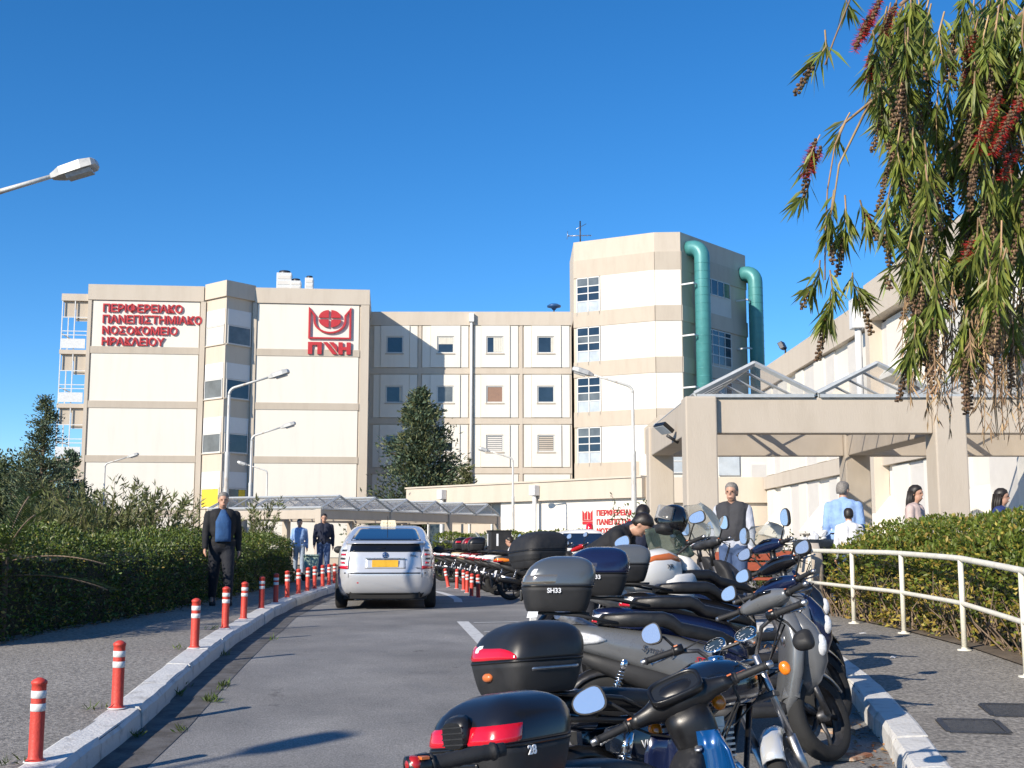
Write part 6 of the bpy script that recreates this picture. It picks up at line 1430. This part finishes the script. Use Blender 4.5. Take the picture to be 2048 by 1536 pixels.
def person(loc, yaw, label, h=1.75, top=None, topm=None, legm=None, shoe=None, hair='short', hairm=HAIR, stride=.0, arms=None, bend=0., sit=False, girth=1., vest=None, coat=None, bag=None, skirt=False, headturn=0., shorts_sleeve=False, beard=False, shirt=None):
    e = empty('person', loc, (0,0,yaw), label, 'person', None); s = h/1.75; e.scale = (s,s,s); G = girth
    piv = Vector((0,0,.95)); RB_ = Matrix.Translation(piv) @ Matrix.Rotation(bend,4,'Y') @ Matrix.Translation(-piv)
    U = lambda *p: RB_ @ Vector(p)
    J = {}
    for sg, n in ((1,'L'),(-1,'R')):
        st = stride*sg
        J['hip'+n] = Vector((0,sg*.09,.92)); J['knee'+n] = Vector((.44*sin(st)+.02,sg*.10,.92-.43*cos(st))); k = J['knee'+n]; st2 = st-.25*abs(stride)-(.35*abs(stride) if st < 0 else 0)
        J['ank'+n] = k+Vector((.41*sin(st2),sg*.005,-.41*cos(st2)))
        J['sh'+n] = U(-.01,sg*.185*G,1.40); 
        a = (arms or {}).get(n, (-stride*sg*.8, .16, .25))           # swing, spread, elbow bend
        e_ = Vector((sin(a[0])*.29, sg*sin(a[1])*.29, -cos(a[0])*cos(a[1])*.29)); w_ = Vector((sin(a[0]+a[2])*.25, sg*sin(a[1]*.3)*.25, -cos(a[0]+a[2])*.25))
        J['el'+n] = J['sh'+n]+e_; J['wr'+n] = J['el'+n]+w_; J['hd'+n] = w_.normalized()
    nk = U(.0,0,1.50); hdc = U(.03,0,1.628); HR = RB_.to_3x3() @ Matrix.Rotation(headturn,3,'Z'); H = lambda *p: hdc+HR @ Vector(p)
    caps = [((0,-.07,.95),(0,.07,.95),.115*G,.115*G),((0,0,.98),U(0,0,1.15),.125*G,.125*G),(U(0,-.05,1.18),U(-.005,-.08,1.38),.115*G,.105*G),(U(0,.05,1.18),U(-.005,.08,1.38),.115*G,.105*G),(U(-.01,-.03,1.455),U(-.01,-.16*G,1.405),.055,.06),(U(-.01,.03,1.455),U(-.01,.16*G,1.405),.055,.06),(U(-.005,0,1.44),H(-.01,0,-.06),.062,.056)]
    for n, sg in (('L',1),('R',-1)):
        caps += [(J['hip'+n],J['knee'+n],.085*G,.055),(J['knee'+n],J['ank'+n],.055,.038),(J['sh'+n],J['el'+n],.052*G,.040),(J['el'+n],J['wr'+n],.040,.028),(J['ank'+n],J['ank'+n]+Vector((.13,sg*.02,-.05)),.038,.03)]
        w, d = J['wr'+n], J['hd'+n]; sd = Vector((0,1,0)); sd = (sd-d*sd.dot(d)).normalized(); fw = d.cross(sd).normalized()*(1)
        fx = Vector((1,0,0))-d*d.x; fx.normalize()
        pm = w+d*.075; caps += [(w, pm, .026, .028)]
        for k in range(4):
            b = pm+fx*(-.026+.0175*k); L_ = (.060,.072,.076,.066)[k]; m1 = b+d*L_*.5-sd*sg*.006; caps += [(b, m1, .0095,.009),(m1, m1+(d*.8-sd*sg*.5).normalized()*L_*.5, .009,.0078)]
        tb = w+d*.03+fx*.024; caps += [(tb, tb+(d*.6+fx*.75).normalized()*.04, .011,.010),(tb+(d*.6+fx*.75).normalized()*.04, tb+(d*.6+fx*.75).normalized()*.04+(d*.9+fx*.3).normalized()*.03, .010,.008)]
    ells = [(H(0,0,.035), .098,.078,.092, HR),(H(.018,0,-.045), .072,.062,.082, HR),(H(.10,0,-.01), .016,.014,.024, HR),(H(.092,0,.03), .012,.045,.010, HR),(H(.086,0,-.068), .010,.028,.010, HR),(H(-.005,.079,0), .018,.009,.030, HR),(H(-.005,-.079,0), .018,.009,.030, HR)]
    body = blob('body', caps, SKIN, e, .011, ells)
    ey = MB()
    for sg in (-1,1): ey.ell(H(.088, sg*.032, .012), .010,.013,.008, 10, 6, HR)
    ey.build('eyes', mat('eye_dark', (.03,.02,.02), .2), body); mo = MB(); mo.ell(H(.094,0,-.068), .007,.024,.005, 10, 6, HR); mo.build('mouth', mat('lips', (.32,.12,.10), .5), body)
    # clothes
    tc = [((0,-.07,.96),(0,.07,.96),.13*G,.13*G),((0,0,.96),U(.01*G,0,1.15),.145*G,.15*G),(U(.01,-.05,1.16),U(0,-.08,1.38),.135*G,.122*G),(U(.01,.05,1.16),U(0,.08,1.38),.135*G,.122*G),(U(-.01,-.03,1.455),U(-.01,-.16*G,1.402),.062,.07),(U(-.01,.03,1.455),U(-.01,.16*G,1.402),.062,.07),(U(-.01,0,1.43),U(-.005,0,1.485),.078,.068)]
    sl = []
    for n in 'LR':
        if shorts_sleeve: sl += [(J['sh'+n],J['sh'+n].lerp(J['el'+n],.7),.068*G,.060*G)]
        else: sl += [(J['sh'+n],J['el'+n],.068*G,.056*G),(J['el'+n],J['wr'+n],.056*G,.042)]
    tp = blob('jacket' if coat else 'shirt', tc+sl, topm, e, .014)
    if coat:     # open jacket: shirt front shows as a wedge on the chest
        wg = MB(); rows = []
        for i in range(9):
            z = 1.49-.50*i/8; w_ = (.03+.075*min(1,i/3))*G; xx = (.172*G if i > 2 else (.09,.125,.155)[i]*G)+.004
            rows.append(wg.add([U(xx-.02*abs(u)**2, u*w_, z) for u in (-1,-.5,0,.5,1)]+[U(xx-.06, u*w_, z) for u in (1,.5,0,-.5,-1)]))
        for r0, r1 in zip(rows, rows[1:]):
            for i in range(10): j = (i+1) % 10; wg.face((r0+i, r0+j, r1+j, r1+i), True)
        wg.face([rows[0]+i for i in range(10)]); wg.face([rows[-1]+i for i in range(10)][::-1]); wg.build('shirt_front', coat, tp)
    if vest: blob('vest', [(U(.005,-.03,1.07),U(.01*G,-.03,1.15),.160*G,.164*G),(U(.005,.03,1.07),U(.01*G,.03,1.15),.160*G,.164*G)]+[(a, b, ra+.014, rb+.014) for a, b, ra, rb in tc[2:6]], vest, e, .014)
    lc = [((0,-.06,.93),(0,.06,.93),.132*G,.132*G)]
    for n in 'LR':
        lc += [(J['hip'+n],J['knee'+n],.105*G,.078*G),(J['knee'+n],J['ank'+n]+Vector((0,0,.02)),.078*G,.060)]
    blob('trousers', lc, legm, e, .014)
    bl = MB(); bl.secz([(.985,0,0,.137*G,.182*G),(1.02,0,0,.140*G,.185*G)], 24, .9, c0=False, c1=False); bl.build('belt', MATTE, e)
    for n, sg in (('L',1),('R',-1)):
        a = J['ank'+n]; pitch = -.5 if (stride*sg < -.05) else 0
        T = Matrix.Translation((a.x, a.y, max(0,a.z-.085))) @ Matrix.Rotation(-pitch*.6,4,'Y'); sh = MB(T); sh.secx([(-.09,0,.045,.03,.045),(-.07,0,.05,.042,.055),(0,0,.055,.045,.062),(.08,0,.042,.05,.046),(.15,0,.032,.048,.034),(.18,0,.028,.03,.024)], 16, .6); sh.build('shoe', shoe or MATTE, e)
    # hair
    hr = MB(); HM = Matrix.Translation(hdc) @ HR.to_4x4()
    if hair in ('short','grey'):
        hr.M = HM; hr.secz([(-.045,-.055,0,.045,.070),(.0,-.035,0,.075,.084),(.04,-.018,0,.092,.088),(.08,-.008,0,.096,.084),(.115,-.005,0,.078,.066),(.137,-.008,0,.04,.035)], 20, .95); hr.build('hair', hairm, body)
    elif hair == 'bald':
        hr.M = HM
        for sg in (-1,1): hr.ell((-.03,sg*.068,-.005), .05,.016,.04, 12, 8)
        hr.ell((-.085,0,-.01), .018,.06,.045, 12, 8); hr.build('hair', hairm, body)
    elif hair == 'long':
        hr.M = HM; hr.secz([(-.36,-.075,0,.05,.085),(-.25,-.07,0,.065,.105),(-.12,-.06,0,.07,.10),(-.04,-.05,0,.075,.092),(.02,-.028,0,.090,.092),(.07,-.012,0,.103,.092),(.11,-.008,0,.085,.072),(.14,-.01,0,.04,.035)], 22, .9); hr.build('hair', hairm, body)
        st_ = MB(HM)
        for i in range(60):
            a = R(rnd.uniform(70,290)); st_.tube([(-.03+.09*cos(a),.09*sin(a),.05),(-.06+.09*cos(a),.105*sin(a),-.1),(-.075+.08*cos(a)+rnd.gauss(0,.01),.10*sin(a)+rnd.gauss(0,.01),-.36+rnd.uniform(-.05,.05))], [.008,.007,.002], 4)
        st_.build('hair_strands', hairm, body)
    if beard: bd = MB(HM); bd.secz([(-.13,.03,0,.04,.04),(-.10,.038,0,.056,.055),(-.06,.035,0,.062,.064)], 16, .9); bd.build('beard', hairm, body)
    if bag:
        bg_ = MB(); c = J['wr'+bag[0]]; bg_.box(c.x-.14, c.x+.14, c.y-.05, c.y+.05, c.z-.30, c.z-.06)
        bo = bg_.build('handbag', bag[1], e, .02); sp = MB(); sp.tube([(c.x-.1,c.y,c.z-.06),(c.x-.06,c.y,c.z+.03),(c.x+.06,c.y,c.z+.03),(c.x+.1,c.y,c.z-.06)], .008, 6); sp.build('strap', bag[1], bo)
    return e
cl = lambda n, c, **k: mat('cloth_'+n, c, .85, var=.18, scale=9, bump=.9, bscale=9, **k)
BLKC = cl('black', (.012,.012,.014)); NAVY = cl('navy', (.012,.016,.035)); BLUESH = cl('blue_shirt', (.03,.09,.22)); JEAN = cl('jeans', (.06,.10,.20)); DJEAN = cl('dark_trousers', (.015,.017,.024)); LBLUE = cl('light_blue', (.26,.40,.66)); WHT = cl('white', (.66,.66,.68)); PLAID = cl('pale_check', (.48,.50,.56)); ROYAL = cl('royal_blue', (.02,.04,.16)); BROWNB = cl('brown_bag', (.16,.06,.035)); VESTM = cl('charcoal_vest', (.045,.045,.05)); LJEAN = cl('light_jeans', (.30,.36,.44)); PINKC = cl('pale_pink', (.55,.42,.38))
CAMYAW = lambda x, y: atan2(-y, -x)
p = at(440, 1200, 19.3)
person((p.x, 19.3, g(19.3)+.152), CAMYAW(p.x,19.3)+.1, 'man in an open dark jacket and blue shirt walking on the left pavement', 1.78, topm=BLKC, coat=BLUESH, legm=DJEAN, hair='short', hairm=HAIRG, stride=.22, girth=1.12)
p = at(597, 1150, 36); person((p.x, 36, g(36)+.152), CAMYAW(p.x,36), 'woman in a light blue and white top carrying a brown handbag', 1.66, topm=LBLUE, legm=LJEAN, hair='short', stride=.2, bag=('R',BROWNB))
p = at(646, 1150, 35.3); person((p.x, 35.3, g(35)+.152), CAMYAW(p.x,35), 'man in a dark navy sweater and jeans walking beside the woman', 1.80, topm=NAVY, legm=JEAN, hair='short', hairm=HAIR, stride=.2, girth=1.1)
p = at(1185, 1150, 12.6); person((p.x-.02, 12.7, g(12.7)), R(-20), 'man in black bending forward between the parked motorcycles', 1.76, topm=BLKC, legm=DJEAN, hair='short', bend=R(52), arms={'L':(.25,.15,.5),'R':(.15,.15,.4)}, girth=1.1)
p = at(1262, 1150, 15.2); person((p.x, 15.2, g(15.2)), R(60), 'dark haired man in a navy top leaning over behind the bending man', 1.74, topm=NAVY, legm=DJEAN, hair='short', bend=R(32), arms={'L':(.3,.2,.5),'R':(.3,.25,.4)}, shorts_sleeve=True)
p = at(1468, 1150, 16.6); person((p.x, 16.6, g(16.6)+.155), CAMYAW(p.x,16.6)-.25, 'man in a charcoal vest over a pale shirt standing behind the motorcycles', 1.80, topm=PLAID, vest=VESTM, legm=JEAN, hair='short', hairm=HAIRG, arms={'L':(.1,.2,.3),'R':(-.1,.25,.3)}, girth=1.05)
pz = lambda y: g(y)+.262
p = at(1690, 1100, 17.6); person((p.x, 17.6, pz(17.6)), R(65), 'man in a light blue shirt seen from behind near the hedge', 1.76, topm=LBLUE, legm=JEAN, hair='grey', hairm=HAIRG, headturn=-.5, girth=1.1)
p = at(1697, 1100, 17.05); person((p.x+.02, 17.05, pz(17.05)), R(80), 'dark haired child partly hidden by the hedge beside the light blue shirt', 1.36, topm=WHT, legm=JEAN, hair='short')
p = at(1833, 1100, 17.5); person((p.x, 17.5, pz(17.5)), R(-35), 'woman with long dark hair and a pale pink top behind the hedge', 1.70, topm=PINKC, legm=DJEAN, hair='long', headturn=-.2, shorts_sleeve=True)
p = at(2005, 1100, 17.4); person((p.x, 17.4, pz(17.4)), R(-25), 'woman in a royal blue top with dark hair at the right edge', 1.65, topm=ROYAL, legm=DJEAN, hair='long', shorts_sleeve=True)
p = at(1020, 1120, 28.3); person((p.x+.15, 28.3, g(28.3)-.33), R(170), 'person in a white top among the far motorcycles', 1.62, topm=WHT, legm=DJEAN, hair='short', bend=R(12))

# ------------------------------------------------------------------ street furniture and small things
BENCH = mat('bench_wood_red', (.28,.055,.02), .55, var=.2, scale=8, stretch=(1,8,8))
def bench(x, y, z, rot, lab):
    e = empty('bench', (x,y,z), (0,0,rot), lab, 'bench', 'red benches')
    for i in range(4): MB().box(-.9,.9,-.22+i*.115,-.12+i*.115,.42,.455).build('seat_slat', BENCH, e, .006)
    for i in range(2): MB().box(-.9,.9,.27,.30,.55+i*.16,.68+i*.16).build('back_slat', BENCH, e, .006)
    for sx in (-.7,.7): MB().box(sx-.05,sx+.05,-.2,.2,0,.418).build('leg', CONC, e, .01); MB().box(sx-.03,sx+.03,.235,.268,.3,.82).build('back_post', DARKMET, e)
bench(4.0, 18.5, g(18)+.16, R(-12), 'red slatted bench between the motorcycles and the rose bush'); bench(4.5, 20.6, g(20)+.16, R(-12), 'red slatted bench behind the first one under the pergola')
# dark bin heaped with white rubbish
p = at(1628, 1075, 17.6); BIN = mat('bin_plastic', (.018,.026,.028), .5, var=.2, scale=8); e = empty('litter_bin', (p.x, 17.6, pz(17.6)-.1), (0,0,.3), 'dark litter bin heaped with white rubbish at the hedge end', 'bin')
b = MB(); b.secz([(0,0,0,.17,.17),(.05,0,0,.19,.19),(.9,0,0,.235,.235),(.95,0,0,.25,.25),(.98,0,0,.25,.25)], 24, .7); b.build('bin_body', BIN, e)
bgm = MB(); bgm.secz([(.80,0,0,.245,.245),(.84,0,0,.275,.275),(.97,0,0,.285,.285),(1.03,0,0,.25,.25)], 28, .75); bgm.build('bin_liner', mat('bin_bag', (.02,.024,.026), .35, var=.3, scale=14, bump=.6, bscale=16), e)
RUB = mat('rubbish_white', (.62,.62,.62), .6, island=.25)
for i in range(12):
    a = rnd.uniform(0,6); T = Matrix.Rotation(rnd.uniform(0,6),3,'X') @ Matrix.Rotation(rnd.uniform(0,6),3,'Z'); MB().ell((.15*cos(a),.15*sin(a),1.04+rnd.uniform(-.02,.10)), rnd.uniform(.04,.09),rnd.uniform(.03,.06),rnd.uniform(.02,.04), 8, 5, T).build('rubbish', RUB, e)
# concrete end pillar of the hedge bed
e = MB(); e.secz([(0,0,0,.17,.30),(.55,0,0,.17,.28),(.8,.04,0,.14,.24),(1.0,.10,.05,.08,.16)], 22, .5); o = e.build('concrete_pillar', CONC); o.location = (4.20,17.35,g(17.3)+.14); o.rotation_euler = (0,0,.3); tag(o, 'rounded concrete pillar at the end of the white railing', 'pillar')
# white post between the motorcycles and the lane
p = at(1066, 1200, 12.4); o = MB().box(-.035,.035,-.02,.02,0,.62).build('marker_post', LINEW, None, .006); o.location = (p.x, 12.4, g(12.4)); o.rotation_euler = (0,0,.2); tag(o, 'short white flat marker post left of the top boxes', 'post')
# green wheeled bin behind the left bollards
p = at(622, 1140, 31.5); GB = mat('bin_green', (.26,.36,.30), .5, var=.1, scale=6); e = empty('wheeled_bin', (p.x, 31.5, g(31)+.152), (0,0,.2), 'pale green bin behind the far left bollards', 'bin')
b = MB(); b.secz([(.05,0,0,.15,.17),(.62,0,0,.20,.22)], 20, .4); b.build('bin_body', GB, e); MB().secz([(.625,0,0,.22,.24),(.67,0,0,.20,.22)], 20, .4).build('bin_lid', GB, e)
for sg in (-1,1): MB().lathe((-.18,sg*.2,.08), (0,1,0), [(-.02,0),(-.02,.08),(.02,.08),(.02,0)], 14).build('wheel', RUBBER, e)
# broken kerb rubble and sand in the right gutter
RUBB = mat('rubble', (.42,.34,.25), .9, col2=(.30,.12,.06), scale=8, detail=8, bump=.5, bscale=30)
for i, (x, y, s, lb) in enumerate(((2.05,7.55,.16,'flat pale rubble piece nearest the camera in the right gutter'),(2.16,8.15,.20,'largest flat rubble piece in the right gutter'),(2.36,8.9,.15,'rubble piece in the right gutter beside the grey scooter wheel'),(2.5,9.7,.13,'small rubble piece farther along the right gutter'))):
    m_ = MB(); pts = [(s*rnd.uniform(.7,1.2)*cos(a), s*rnd.uniform(.7,1.2)*sin(a)) for a in [2*pi*k/9 for k in range(9)]]
    m_.loft([[(px_,py_,0) for px_, py_ in pts],[(px_*.95,py_*.95,.018) for px_, py_ in pts],[(px_*.6,py_*.6,.026) for px_, py_ in pts]], smooth=False); o = m_.build('rubble_piece', RUBB); o.location = (x,y,g(y)-.002); tag(o, lb, 'rubble', 'rubble in the right gutter')
# paper scraps
for (x, y, r_, l_) in ((3.9,13.6,.4,'white paper scrap on the pavement near the railing posts'),(3.55,11.4,1.1,'small white scrap on the pavement by the kerb shadow'),(4.05,9.6,.2,'white paper scrap on the pavement near the nearest railing post')):
    m_ = MB(); m_.loft([[(-.035,-.02,0),(.035,-.025,.004),(.03,.02,.010),(-.03,.025,.003)],[(-.035,-.02,.003),(.035,-.025,.007),(.03,.02,.013),(-.03,.025,.006)]], smooth=False)
    o = m_.build('paper_scrap', RUB); o.location = (x,y,g(y)+.153); o.rotation_euler = (0,0,r_); tag(o, l_, 'litter', 'paper scraps on the pavement')
